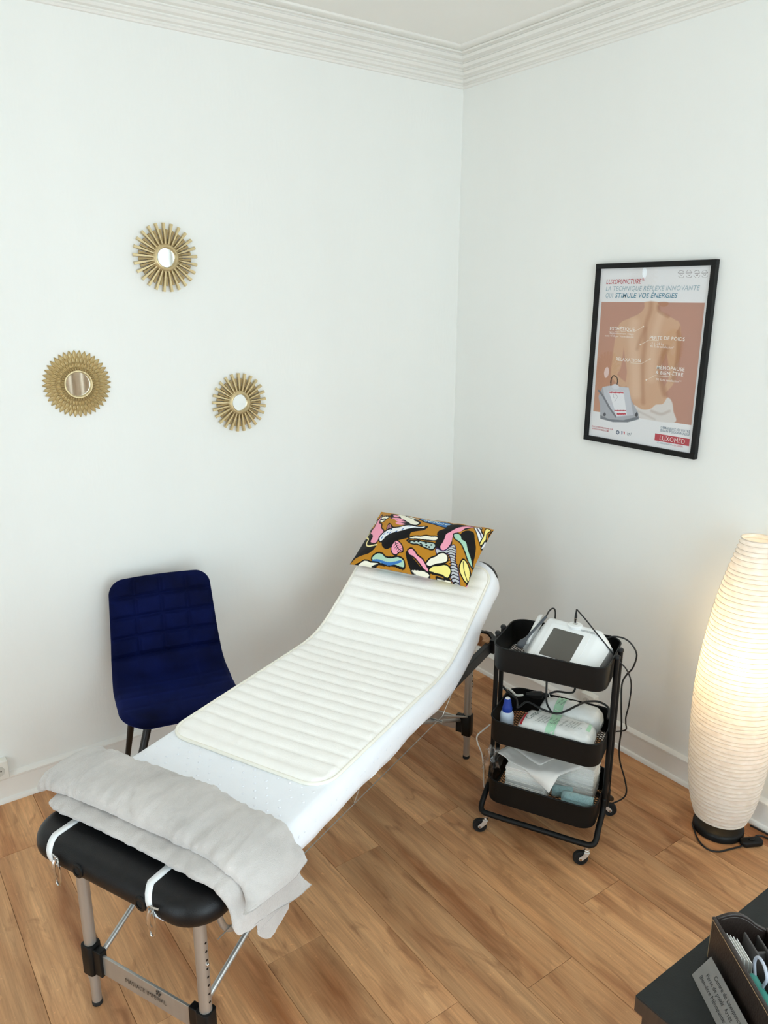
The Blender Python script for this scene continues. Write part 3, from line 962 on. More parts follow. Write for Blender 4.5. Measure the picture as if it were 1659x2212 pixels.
for sh in ([(515, 160), (550, 165), (582, 187), (560, 195), (520, 180)], [(500, 205), (560, 205), (600, 213), (636, 234), (560, 226)], [(540, 226), (600, 235), (660, 258), (610, 264), (560, 250)], [(555, 266), (600, 265), (660, 290), (620, 296), (570, 286)]):
    pt.shape(sh, PINK)
pt.shape([(545, 150), (600, 148), (645, 165), (695, 180), (728, 210), (738, 230), (778, 250), (784, 275), (760, 290), (715, 285), (690, 265), (655, 240), (640, 225), (600, 205), (585, 180)], CRM)
pt.shape([(640, 165), (700, 172), (760, 190), (800, 205), (760, 205), (700, 190)], CRM, 5)
pt.shape([(785, 195), (850, 200), (920, 215), (990, 225), (1075, 225), (1110, 245), (1080, 275), (1062, 302), (1000, 285), (930, 265), (850, 245), (815, 220)], BLU, ow)
for k in range(6):
    x = 815 + k * 42
    pt.stroke([(x, 208 + k * 6), (x + 25, 228 + k * 7), (x + 60, 225 + k * 7), (x + 85, 240 + k * 6)], 4, (196, 222, 236))
    pt.stroke([(x + 4, 216 + k * 6), (x + 28, 236 + k * 7), (x + 62, 233 + k * 7)], 2.2, BLK)
pt.shape([(790, 182), (860, 190), (940, 205), (1010, 212), (1090, 215), (1000, 222), (900, 215)], CRM, 4)
pt.shape([(885, 302), (855, 342), (780, 358), (722, 378), (704, 422), (640, 442), (575, 462), (545, 508), (490, 527), (450, 502), (440, 470), (400, 430), (470, 380), (560, 350), (700, 330), (800, 305)], BLK)
pt.shape([(410, 425), (430, 385), (470, 350), (530, 330), (600, 325), (660, 310), (720, 303), (790, 310), (856, 304), (840, 322), (760, 325), (700, 345), (640, 365), (590, 375), (530, 385), (480, 410), (455, 445), (425, 460)], WHT, ow)
for x, y, dx, dy in ((440, 420, 8, -18), (455, 380, 10, -14), (485, 372, 10, -8), (520, 345, 16, -6), (515, 376, 14, -12), (575, 370, 16, -6), (640, 350, 16, -10), (705, 315, 18, -4)):
    pt.stroke([(x - dx / 2, y - dy / 2), (x + dx / 2, y + dy / 2)], 4.5, (58, 112, 176), False)
pt.shape([(485, 272), (520, 300), (538, 330), (470, 337)], BLK, 3)
for k in range(4): pt.stroke([(488, 290 + k * 11), (478 - 2, 300 + k * 11)], 2, PINK, False); pt.stroke([(496, 290 + k * 11), (510 + k * 3, 300 + k * 9)], 2, PINK, False)
pt.shape([(575, 455), (620, 475), (650, 520), (652, 556), (620, 560), (590, 580), (555, 565), (540, 515)], PINK, 8)
pt.stroke([(572, 465), (600, 520), (650, 556)], 3.5, BLK)
for k in range(4):
    q = np.array([580 + 13 * k, 485 + 17 * k]); pt.stroke([q, q + (24, -4)], 2.6, BLK, False); pt.stroke([q, q + (-16, 22)], 2.6, BLK, False)
pt.shape([(705, 430), (760, 412), (820, 416), (870, 405), (930, 410), (985, 414), (996, 440), (970, 456), (920, 450), (850, 446), (780, 440)], CRM, ow)
pt.shape([(690, 450), (740, 460), (800, 460), (850, 470), (910, 475), (960, 485), (976, 510), (950, 536), (900, 530), (850, 515), (800, 495), (740, 485)], (188, 208, 202), ow)
for x, y in ((720, 462), (765, 468), (805, 470), (830, 492), (880, 482), (885, 505), (935, 500), (912, 518), (845, 503)):
    pt.shape([(x - 13, y), (x, y - 7), (x + 13, y - 2), (x + 4, y + 8)], BLK)
pt.shape([(1110, 250), (1200, 238), (1322, 238), (1260, 300), (1190, 342), (1140, 400), (1135, 480), (1095, 545), (1030, 548), (982, 522), (975, 470), (1000, 422), (983, 390), (1000, 350), (1050, 320), (1080, 280)], BLK)
pt.shape([(1322, 244), (1250, 255), (1180, 285), (1140, 320), (1110, 350), (1075, 380), (1060, 430), (1045, 470), (1025, 510), (1040, 538), (1080, 535), (1110, 490), (1130, 440), (1138, 390), (1170, 350), (1220, 320), (1250, 280)], PINK)
pt.shape([(1325, 248), (1360, 244), (1395, 246), (1400, 300), (1420, 330), (1395, 400), (1365, 330), (1345, 290)], WHT, 6)
pt.stroke([(1350, 255), (1370, 290), (1395, 320), (1405, 350)], 6, PUR)
pt.stroke([(1375, 250), (1400, 285), (1415, 310)], 5, BLK)
pt.shape([(1440, 246), (1478, 250), (1450, 300), (1445, 360), (1405, 415), (1398, 400), (1425, 340), (1430, 290)], YEL, 6)
pt.shape([(1500, 250), (1528, 262), (1500, 300), (1470, 330), (1475, 290)], OCH, 6)
pt.shape([(1490, 320), (1470, 350), (1430, 410), (1405, 440), (1440, 370)], WHT, 5)
pt.shape([(1215, 350), (1270, 308), (1330, 318), (1348, 380), (1362, 460), (1345, 560), (1325, 610), (1290, 520), (1270, 440), (1230, 410)], BLK)
pt.shape([(1145, 370), (1180, 355), (1215, 375), (1230, 410), (1270, 430), (1290, 490), (1320, 560), (1328, 622), (1290, 580), (1260, 510), (1220, 450), (1160, 410)], (176, 218, 194), ow)
pt.shape([(985, 530), (1060, 545), (1130, 490), (1160, 480), (1176, 530), (1165, 600), (1190, 680), (1187, 772), (1120, 745), (1110, 690), (1130, 640), (1100, 560), (1000, 575)], (196, 198, 204), 7, PUR)
for k in range(13):
    y = 500 + k * 21
    x0 = 1105 + (k > 5) * 12
    pt.stroke([(x0 - 10, y + 14), (x0 + 25, y), (x0 + 72, y + 10)], 3.2, BLK)
pt.shape([(1245, 583), (1290, 620), (1302, 680), (1270, 747), (1230, 720), (1205, 660)], YEL, ow)
pt.stroke([(1245, 600), (1250, 670), (1272, 735)], 4, BLK)
pt.shape([(690, 562), (722, 592), (780, 640), (830, 680), (905, 702), (820, 694), (740, 684), (708, 640)], BLK, 8)
pt.shape([(705, 545), (740, 530), (775, 560), (800, 590), (850, 620), (880, 660), (906, 697), (860, 685), (810, 640), (760, 600), (720, 580)], PINK, ow)
pt.shape([(880, 650), (920, 610), (980, 590), (1010, 570), (1060, 560), (1092, 580), (1087, 620), (1040, 640), (980, 650), (920, 665)], CRM, ow)
pt.shape([(900, 690), (940, 665), (1000, 660), (1070, 650), (1110, 670), (1117, 700), (1080, 732), (1020, 715), (960, 705)], YEL, ow)
pt.shape([(720, 680), (780, 682), (860, 692), (900, 712), (840, 716), (770, 700)], CRM, 6)
pt.shape([(960, 725), (1020, 735), (1100, 745), (1090, 760), (1000, 748)], CRM, 6)
pt.shape([(355, 590), (400, 555), (450, 560), (490, 590), (550, 600), (600, 595), (650, 610), (667, 640), (650, 662), (560, 642), (440, 625)], GRN, ow)
pt.stroke([(365, 602), (420, 606), (480, 625), (520, 632), (580, 632), (635, 625)], 8, BLU)
pt.shape([(160, 612), (240, 600), (290, 590), (345, 606), (420, 622), (300, 628), (200, 628)], CRM, 7)
pt.shape([(1300, 730), (1290, 790), (1250, 785), (1275, 750)], PINK, 5)
set_print(po_.data, pt.c)

# ------------------------------------------------------------------ folded grey blanket across the foot end
bl = thing('blanket', 'light grey plush blanket folded across the foot end of the massage table', 'blanket', TLOC, TROT)
def drape(path, xnear, xfar, thick, lift, seed, nring=44, bul=1.0, shear=None, wr=1.0, hem=None, crease=None):
    """path: list of (y, z) centre line; section is a flattened rounded loop in x / normal"""
    pts = cr_spline([(0, p[0], p[1]) for p in path], 22)
    n = len(pts)
    rows = []
    for i, p in enumerate(pts):
        tt = i / (n - 1)
        tg = pts[min(i + 1, n - 1)] - pts[max(i - 1, 0)]
        tg.normalize()
        nn = Vector((0, -tg.z, tg.y))
        if nn.z < -.3: nn = -nn
        nrm = Vector((0, tg.z, -tg.y)) if tg.y < 0 else nn
        a = xnear(tt); b = xfar(tt); cx, hx = (a + b) / 2, (b - a) / 2
        h = thick(tt)
        ends = 1.0
        if i == 0 or i == n - 1: ends = .35
        elif i == 1 or i == n - 2: ends = .8
        row = []
        for k in range(nring):
            an = 2 * PI * k / nring
            ca, sa = math.cos(an), math.sin(an)
            ex = math.copysign(abs(ca) ** .55, ca)
            ez = math.copysign(abs(sa) ** .62, sa)
            x = cx + hx * ex
            off = h * ends * (ez if ez > 0 else ez * .8)
            if ez > 0: off += lift * ends * max(0, 1 - ex * ex) * bul
            wv = wr * (.0065 * nz3(x * 1.2, p.y * .9, seed + p.z, 9) + .0045 * nz3(x, p.y * 2.2, seed, 22) + .0016 * nz3(x * 2, p.y, seed, 48))
            if crease and ez > 0: off += crease(x, p.y) * ends
            row.append(p + Vector((x, 0, -(shear(tt) * (x - cx)) if shear else 0)) + nrm * (off + (wv if ez > -.2 else wv * .3)) + Vector((wv * 1.2 * ex, 0, 0)))
        rows.append(row)
    b = B().grid(rows, closed_v=True)
    b.f.append(tuple(range(nring - 1, -1, -1)))
    o = (len(rows) - 1) * nring
    b.f.append(tuple(o + k for k in range(nring)))
    if hem:
        hem.append([rows[-3][k] for k in range(1, nring // 2)])
    return b
lerp = lambda a, b, t: a + (b - a) * t
def pw_lin(ts, vs): return lambda t: float(np.interp(t, ts, vs))
# lower folds first: they look out under the upper one at the near side and hang down on the right
hems = [0]
low = drape([(.325, .618), (.305, .630), (.27, .637), (.1, .640), (-.1, .640), (-.27, .637), (-.325, .620), (-.350, .585), (-.357, .545), (-.360, .515), (-.362, .50)],
            pw_lin([0, .08, .2, .5, .75, .88, 1], [-.835, -.852, -.866, -.872, -.884, -.872, -.838]), pw_lin([0, .5, .75, 1], [-.68, -.66, -.655, -.585]), pw_lin([0, .1, .75, .82, 1], [.010, .015, .015, .010, .008]), .002, 3.1, shear=pw_lin([0, .78, 1], [0, 0, .32]), hem=hems)
low.obj('lower_fold', M_PLUSH, bl, angle=3)
mid = drape([(-.20, .640), (-.27, .636), (-.322, .616), (-.342, .57), (-.346, .52), (-.346, .47), (-.347, .435), (-.348, .420)],
            pw_lin([0, .5, .75, 1], [-.82, -.80, -.79, -.752]), pw_lin([0, .6, .8, 1], [-.64, -.655, -.675, -.722]), pw_lin([0, .3, 1], [.006, .007, .005]), .0, 9.3)
mid.obj('corner_flap', M_PLUSH, bl, angle=3)
def blanket_crease(x, y):
    # a tucked-in patch with a soft edge, as where a second layer lies folded inside
    e = y - (.075 - 2.2 * (x + .735) ** 2 * 6 * .5)
    g = -.0075 * math.exp(-(e / .009) ** 2)
    g += .006 / (1 + math.exp(e / .012)) * (1 / (1 + math.exp(-(y + .13) / .02)))
    g += -.004 * math.exp(-((y + .20 + .25 * (x + .74)) / .012) ** 2)
    g += -.004 * math.exp(-((y - .27 - .35 * (x + .74)) / .010) ** 2) - .003 * math.exp(-((y - .31 + .2 * (x + .74)) / .007) ** 2)
    return g
up = drape([(.415, .604), (.385, .630), (.335, .656), (.22, .668), (0, .670), (-.18, .668), (-.29, .660), (-.345, .640), (-.374, .618), (-.382, .606), (-.385, .598)],
           pw_lin([0, .10, .3, .5, .7, .86, 1], [-.805, -.828, -.832, -.828, -.838, -.868, -.880]), pw_lin([0, .12, .3, .5, .75, 1], [-.668, -.640, -.630, -.632, -.652, -.640]), pw_lin([0, .15, .5, .85, 1], [.013, .020, .022, .016, .010]), .016, 6.0, shear=pw_lin([0, .8, 1], [0, 0, .12]), hem=hems, crease=blanket_crease)
up.obj('upper_fold', M_PLUSH, bl, angle=3)
M_SEAM = mat('plush_seam', (176, 170, 166), .95, var=.05, vscale=80)
for h_ in hems[1:]:
    B().tube(h_, .0012, 6).obj('hem_stitch', M_SEAM, bl)

# ------------------------------------------------------------------ blue velvet chair against the wall_left
ch = thing('dining_chair', 'navy blue velvet dining chair with quilted back and black metal legs against the wall', 'chair', (-1.725, -.372, 0), math.radians(-12.5))
CP = cr_spline([(0, -.232, .452), (0, -.215, .470), (0, -.16, .478), (0, -.04, .470), (0, .08, .462), (0, .15, .472), (0, .192, .510), (0, .212, .56), (0, .232, .64), (0, .255, .74), (0, .279, .855)], 12)
CL = [0.0]
for i in range(1, len(CP)): CL.append(CL[-1] + (CP[i] - CP[i - 1]).length)
CT = CL[-1]
def cprof(s):
    y = float(np.interp(s, CL, [p.y for p in CP])); z = float(np.interp(s, CL, [p.z for p in CP]))
    e = .012
    y2 = float(np.interp(s + e, CL, [p.y for p in CP])); z2 = float(np.interp(s + e, CL, [p.z for p in CP]))
    y1 = float(np.interp(s - e, CL, [p.y for p in CP])); z1 = float(np.interp(s - e, CL, [p.z for p in CP]))
    ty, tz = y2 - y1, z2 - z1
    l = math.hypot(ty, tz) or 1
    return y, z, -tz / l, ty / l          # position, front normal
S_MID = float(np.interp(.50, [0, 1], [0, CT])) * 1.0
S_MID = CL[min(range(len(CP)), key=lambda i: abs(CP[i].z - .545) + (0 if CP[i].y > .15 else 9))]
def cwid(s):
    w = np.interp(s, [0, .10, .30, S_MID, S_MID + .06, CT], [.205, .222, .226, .217, .212, .197])
    r0, r1 = .085, .060
    if s < r0: w = w - r0 + math.sqrt(max(0, r0 ** 2 - (r0 - s) ** 2))
    if CT - s < r1: w = w - r1 + math.sqrt(max(0, r1 ** 2 - (r1 - (CT - s)) ** 2))
    return float(w)
def cpoint(s, v, h):
    y, z, ny, nz = cprof(s)
    w = cwid(s)
    dish = .030 * (v * v) * max(0, min(1, (s - .25) / .15))        # sides curve forward
    d = h + dish
    return Vector((v * w, y + ny * d, z + nz * d))
back_rows = [S_MID + (CT - S_MID) * k for k in (.25, .50, .755)]
def quilt(s, x):
    g = 0
    for xc in (-.103, 0.0, .103):
        g = max(g, .8 * math.exp(-((x - xc) / .008) ** 2))
    lines = back_rows if s > S_MID else [.10, .20, .30]
    for sc in lines: g = max(g, math.exp(-((s - sc) / .008) ** 2))
    return g
def chair_part(sa, sb, n, nv=100):
    F_, K_ = [], []
    sv = [sa + (sb - sa) * (.5 - .5 * math.cos(PI * k / n)) * .35 + (sb - sa) * k / n * .65 for k in range(n + 1)]
    for s in sv:
        f, b = [], []
        for j in range(nv + 1):
            v = -math.cos(PI * j / nv) * .3 + (-1 + 2 * j / nv) * .7
            w = cwid(s)
            de = min(w * (1 - abs(v)), s - sa + .0 if sa > 0.01 else s, sb - s)
            de2 = min(w * (1 - abs(v)), s if sa < .01 else 1, (CT - s) if sb > CT - .01 else 1, 1)
            dj = min((s - sa) if sa > .01 else 1, (sb - s) if sb < CT - .01 else 1)
            th = .019 * min(1, max(0, de2) / .019) ** .5 * min(1, (.25 + max(0, dj) / .016 * .75))
            amp = .0125 if s > S_MID else .0018
            f.append(cpoint(s, v, th - amp * quilt(s, v * w) * min(1, de2 / .02)))
            b.append(cpoint(s, v, -.8 * th))
        F_.append(f); K_.append(b)
    bb = B().grid(F_)
    bb.grid([r[::-1] for r in K_])
    # close the joint edge and rim
    n1 = len(F_); m1 = nv + 1
    o = n1 * m1
    idx = lambda i, j: i * m1 + j
    kdx = lambda i, j: o + i * m1 + (m1 - 1 - j)
    for i in range(n1 - 1):
        bb.f.append((idx(i, 0), kdx(i, 0), kdx(i + 1, 0), idx(i + 1, 0)))
        bb.f.append((idx(i, m1 - 1), idx(i + 1, m1 - 1), kdx(i + 1, m1 - 1), kdx(i, m1 - 1)))
    for j in range(m1 - 1):
        bb.f.append((idx(0, j), idx(0, j + 1), kdx(0, j + 1), kdx(0, j)))
        bb.f.append((idx(n1 - 1, j), kdx(n1 - 1, j), kdx(n1 - 1, j + 1), idx(n1 - 1, j + 1)))
    return bb
chair_part(0, S_MID, 60).obj('seat', M_VELVET, ch, angle=1.3)
chair_part(S_MID, CT, 120).obj('backrest', M_VELVET, ch, angle=1.3)
for sx in (-1, 1):
    B().tube([(sx * .10, -.07, .445), (sx * .165, -.155, .28), (sx * .205, -.20, 0)], [.016, .014, .009], 14).obj('leg', M_CHAIRLEG, ch)
    B().tube([(sx * .10, .07, .445), (sx * .165, .155, .28), (sx * .205, .215, 0)], [.016, .014, .009], 14).obj('leg', M_CHAIRLEG, ch)
B().slab(0, 0, .15, .13, .02, .434, .449, .004).obj('seat_support', M_CHAIRLEG, ch)

# ------------------------------------------------------------------ gold mirrors on wall_left
def plane_xz(p):                       # drawing plane on the wall: x right, y up, z out of the wall (-y)
    return frame_m(p, (1, 0, 0), (0, 0, 1))
def sunburst(label, c, Ro, seed):
    m_ = thing('sunburst_mirror', label, 'mirror', c, 0, 'sunburst mirrors on the wall')
    X = plane_xz((0, 0, 0))
    rg = random.Random(seed)
    ri, rr = Ro * .285, Ro * .40
    B().lathe([(ri * .98, .0), (ri * .98, .020), (ri + .003, .024), ((ri + rr) / 2, .023), (rr, .017), (rr + .004, .008), (rr + .004, 0)], (0, 0, 0), 56, X, cap=False).obj('ring', M_GOLD, m_, angle=1)
    B().lathe([(0, .012), (ri * .99, .012)], (0, 0, 0), 48, X, cap=False).obj('mirror_glass', M_MIRROR, m_)
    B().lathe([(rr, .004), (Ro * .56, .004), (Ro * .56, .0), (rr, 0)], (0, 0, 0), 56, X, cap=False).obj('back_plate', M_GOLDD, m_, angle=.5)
    n = 25
    for k in range(n):
        a = 2 * PI * (k + .25) / n
        for lay in (0, 1):
            aa = a + (PI / n if lay == 0 else 0)
            L = Ro * (.82 if lay == 0 else 1.0)
            z0, z1 = (.002, .009) if lay == 0 else (.008, .017)
            w0, w1 = .0024, .0066
            d = Vector((math.cos(aa), math.sin(aa), 0)); p = Vector((-d.y, d.x, 0))
            r0 = rr * .97
            zt0 = z1 if lay == 0 else z1 + .003
            vs = []
            for r_, w_, zt in ((r0, w0, zt0), (L, w1, z1)):
                vs += [d * r_ - p * w_ + Vector((0, 0, z0)), d * r_ + p * w_ + Vector((0, 0, z0)), d * r_ + p * w_ * .7 + Vector((0, 0, zt)), d * r_ - p * w_ * .7 + Vector((0, 0, zt))]
            rb = B().add([X @ v for v in vs], [(0, 1, 2, 3), (7, 6, 5, 4), (0, 4, 5, 1), (1, 5, 6, 2), (2, 6, 7, 3), (3, 7, 4, 0)])
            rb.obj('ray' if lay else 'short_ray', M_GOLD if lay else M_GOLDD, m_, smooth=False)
sunburst('gold sunburst mirror hanging highest of the three mirrors', (-1.507, -.002, 2.092), .1275, 1)
sunburst('smaller gold sunburst mirror hanging lowest, nearest the room corner', (-1.226, -.002, 1.512), .124, 2)
fm = thing('petal_mirror', 'round gold mirror with a frame of layered leaf petals', 'mirror', (-1.881, -.002, 1.630), 0)
X = plane_xz((0, 0, 0))
B().lathe([(.044, 0), (.044, .018), (.047, .022), (.051, .022), (.053, .017), (.053, 0)], (0, 0, 0), 64, X, cap=False).obj('ring', M_GOLD, fm, angle=.8)
B().lathe([(0, .010), (.0445, .010)], (0, 0, 0), 48, X, cap=False).obj('mirror_glass', M_MIRROR, fm)
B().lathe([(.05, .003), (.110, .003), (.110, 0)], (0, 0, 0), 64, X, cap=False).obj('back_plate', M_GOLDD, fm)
def petal_mesh(r0, r1, w, zl):
    rows = []
    nn = 8
    for i in range(nn + 1):
        t_ = i / nn
        r_ = r0 + (r1 - r0) * t_
        ww_ = w * max(.04, math.sin(PI * min(1, t_ ** .85))) ** .75
        rows.append([X @ Vector((r_, q * ww_, zl - .0022 * t_ + e)) for q, e in ((-1, -.0045), (-.96, .0008), (-.78, .0022), (-.60, .0003), (-.3, .0010), (0, .0034), (.3, .0010), (.60, .0003), (.78, .0022), (.96, .0008), (1, -.0045))])
    b = B().grid(rows)
    return b
for (r0, r1, w, zl, n, off) in ((.080, .1245, .0094, .005, 40, 0), (.064, .1050, .0068, .0095, 40, .5), (.054, .0840, .0054, .014, 40, 0), (.049, .0665, .0040, .018, 40, .5)):
    first = None
    for k in range(n):
        if first is None:
            first = petal_mesh(r0, r1, w, zl).obj('petal', M_GOLD, fm, angle=.9)
            o = first
        else:
            o = first.copy(); COL.objects.link(o)
        o.rotation_euler = (0, 2 * PI * (k + off) / n, 0)

# ------------------------------------------------------------------ framed poster on wall_right
PY0, PY1, PZ0, PZ1 = -.877, -1.411, 1.357, 2.081        # left, right (as seen), bottom, top
fp = thing('framed_poster', 'black framed advertising poster with the photograph of a bare back', 'poster', (-.001, (PY0 + PY1) / 2, PZ0), 0)
PWD, PHT = abs(PY1 - PY0), PZ1 - PZ0
FB = .020
XP = frame_m((0, PWD / 2, 0), (0, -1, 0), (0, 0, 1))     # x right, y up, z out of the wall (-x)
def fbar(x0, x1, y0, y1):
    b = B().rng(x0, x1, y0, y1, .0, .022)
    b.v = [tuple(XP @ Vector(v)) for v in b.v]
    return b
for nm, r_ in (('frame_bar', (0, PWD, PHT - FB, PHT)), ('frame_bar', (0, PWD, 0, FB)), ('frame_bar', (0, FB, FB, PHT - FB)), ('frame_bar', (PWD - FB, PWD, FB, PHT - FB))):
    fbar(*r_).obj(nm, M_BLACK, fp, smooth=False, bevel=.0015)
iw, ih = PWD - 2 * FB, PHT - 2 * FB
def uvp(u, v, z=.011):      # poster sheet coordinates: u right, v down
    return XP @ Vector((FB + u * iw, PHT - FB - v * ih, z))
nu, nv = 300, 420
pbm = B().grid([[uvp(i / nu, j / nv) for j in range(nv, -1, -1)] for i in range(nu + 1)])
M_POST = mat_vcol('poster_print', .6, spec=.2)
sheet = pbm.obj('poster_sheet', M_POST, fp, angle=3)
uu, vv = np.meshgrid(np.linspace(0, 1, nu + 1), np.linspace(1, 0, nv + 1), indexing='ij')
HZ = hom([(0, 0), (1, 0), (1, 1), (0, 1)], [(328, 183), (1390, 152), (1165, 1968), (188, 1795)])
dp = app(HZ, np.stack([uu.ravel(), vv.ravel()], 1))
pt = Paint(dp, (240, 240, 242))
pt.shape([(325, 503), (1313, 512), (1166, 1697), (235, 1562)], (194, 146, 128), smooth=False)
ph_poly = np.array([(325, 503), (1313, 512), (1166, 1697), (235, 1562)], float)
# warm drift of the backdrop
ix = np.nonzero(pt._inside(dp, ph_poly))[0]
k = np.clip((dp[ix, 1] - 500) / 1200, 0, 1)[:, None] * np.clip(1 - (dp[ix, 0] - 240) / 900, 0, 1)[:, None]
pt.c[ix] = pt.c[ix] * (1 - .55 * k) + np.array(srgb(208, 152, 114)[:3]) * .55 * k
inphoto = np.zeros(len(dp), bool); inphoto[ix] = True
SK, SKD, SKL = (214, 172, 140), (166, 112, 80), (236, 204, 176)
# arms, then torso
pt.shape([(500, 720), (530, 800), (535, 900), (520, 1040), (500, 1150), (470, 1210), (520, 1260), (560, 1300), (520, 1330), (440, 1270), (405, 1210), (420, 1080), (440, 930), (465, 800)], SK, soft=5)
pt.shape([(1030, 690), (1075, 730), (1080, 850), (1065, 980), (1050, 1120), (1010, 1280), (950, 1360), (900, 1400), (880, 1370), (930, 1300), (960, 1220), (955, 1100), (940, 980), (960, 850)], SK, soft=5)
pt.stroke([(1055, 760), (1060, 900), (1040, 1100), (1000, 1260)], 10, SKD, soft=22, alpha=.6)
torso = [(745, 505), (735, 560), (690, 615), (600, 660), (520, 695), (490, 740), (510, 830), (530, 930), (545, 1060), (560, 1180), (550, 1290), (580, 1400), (640, 1510), (760, 1560), (880, 1540), (945, 1500), (935, 1420), (910, 1320), (880, 1220), (890, 1120), (930, 1020), (960, 920), (1000, 830), (1060, 760), (1040, 690), (960, 640), (890, 600), (865, 560), (872, 508)]
pt.shape(torso, SK, soft=4)
pt.shape([(868, 508), (962, 508), (955, 540), (910, 552), (875, 530)], (186, 132, 102), soft=4)
pt.stroke([(800, 520), (790, 600), (750, 720), (735, 900), (715, 1080), (708, 1280), (712, 1480)], 7, (180, 130, 98), soft=26, alpha=.55)
pt.stroke([(885, 640), (850, 760), (820, 900), (800, 1060), (790, 1250)], 12, SKL, soft=45, alpha=.5)
pt.stroke([(640, 700), (620, 850), (630, 1020), (640, 1200), (640, 1400)], 16, SKL, soft=50, alpha=.55)
pt.stroke([(940, 950), (890, 1080), (880, 1220), (920, 1400)], 8, SKD, soft=34, alpha=.6)
pt.stroke([(740, 760), (690, 880), (660, 960)], 5, SKD, soft=24, alpha=.35)
pt.stroke([(870, 545), (880, 600), (960, 645)], 6, SKD, soft=20, alpha=.5)
# towel
pt.shape([(625, 1500), (700, 1545), (780, 1540), (830, 1500), (900, 1490), (945, 1430), (985, 1470), (998, 1560), (1000, 1672), (660, 1622), (650, 1560)], (226, 220, 216), soft=4)
pt.stroke([(790, 1560), (880, 1590), (960, 1560)], 5, (196, 180, 172), soft=16, alpha=.7)
pt.stroke([(660, 1560), (740, 1600), (820, 1640)], 4, (200, 190, 184), soft=12, alpha=.6)
# printed device
pt.shape([(325, 1330), (400, 1315), (575, 1335), (600, 1460), (665, 1580), (668, 1640), (560, 1668), (420, 1668), (300, 1635), (298, 1500), (285, 1420)], (178, 180, 188), smooth=False, soft=2)
pt.shape([(325, 1330), (400, 1315), (575, 1335), (615, 1600), (450, 1620), (350, 1450)], (206, 208, 216), smooth=False, soft=2)
pt.shape([(385, 1372), (525, 1375), (555, 1600), (455, 1610)], (240, 240, 244), smooth=False)
pt.shape([(388, 1374), (524, 1378), (526, 1390), (392, 1387)], (196, 54, 72), smooth=False)
pt.shape([(435, 1552), (548, 1552), (549, 1561), (437, 1561)], (196, 54, 72), smooth=False)
pt.shape([(457, 1582), (545, 1581), (546, 1596), (460, 1598)], (196, 54, 72), smooth=False)
pt.shape([(300, 1600), (380, 1640), (520, 1650), (668, 1610), (668, 1640), (560, 1670), (420, 1668), (300, 1635)], (122, 126, 134), smooth=False, soft=3)
pt.stroke([(288, 1365), (330, 1420), (390, 1530), (448, 1615)], 9, (120, 122, 130))
pt.stroke([(404, 1312), (410, 1250), (435, 1218), (465, 1240), (468, 1290), (450, 1330)], 5, (60, 48, 46))
pt.shape([(412, 1320), (445, 1300), (482, 1320), (475, 1345), (430, 1345)], (222, 222, 230), soft=2)
pt.stroke([(445, 1440), (430, 1425), (432, 1400), (455, 1405), (468, 1425), (455, 1445), (440, 1470)], 1.6, (170, 172, 180))
pt.shape([(630, 1600), (650, 1570), (662, 1600), (645, 1615)], (66, 68, 74), soft=2)
pt.shape([(325, 1600), (340, 1575), (355, 1595), (342, 1612)], (80, 82, 90), soft=2)
# outside the photograph and below it stays paper except the device
# leader lines
for l in ([(392, 795), (640, 790), (722, 744)], [(1110, 890), (776, 873), (692, 920)], [(452, 1085), (697, 1104), (783, 1056)], [(1095, 1240), (828, 1216), (745, 1260)]):
    pt.stroke(l, 1.6, (246, 238, 224), False)
    pt.shape([(l[2][0] + 7 * math.cos(q), l[2][1] + 7 * math.sin(q)) for q in np.linspace(0, 6.0, 8)], (250, 244, 232))
# the four round pictograms top right, small marks bottom left
for cx in (1090, 1163, 1239, 1313):
    pt.stroke([(cx - 28, 222), (cx - 15, 206), (cx + 2, 201), (cx + 18, 207), (cx + 30, 222)], 1.6, (110, 100, 100))
    pt.stroke([(cx - 28, 252), (cx - 14, 268), (cx + 2, 272), (cx + 18, 268), (cx + 28, 252)], 1.6, (110, 100, 100))
    pt.stroke([(cx - 26, 227), (cx + 28, 226)], 2.2, (120, 108, 108), False)
    pt.stroke([(cx - 10, 240), (cx + 2, 252), (cx + 12, 240)], 2, (120, 108, 108))
pt.shape([(465 + 16 * math.cos(q), 1768 + 20 * math.sin(q)) for q in np.linspace(0, 6.0, 12)], (90, 104, 124))
pt.shape([(465 + 8 * math.cos(q), 1768 + 11 * math.sin(q)) for q in np.linspace(0, 6.0, 12)], (222, 224, 230))
for x0, c in ((500, (60, 66, 110)), (511, (238, 238, 240)), (522, (196, 70, 80))):
    pt.shape([(x0, 1758), (x0 + 11, 1760), (x0 + 10, 1790), (x0 - 1, 1788)], c, smooth=False)
pt.stroke([(556, 1770), (558, 1790), (572, 1800), (588, 1792), (594, 1774)], 2, (110, 118, 128))
pt.shape([(565, 1780), (578, 1774), (582, 1786), (570, 1790)], (120, 130, 140))
set_print(sheet.data, pt.c)
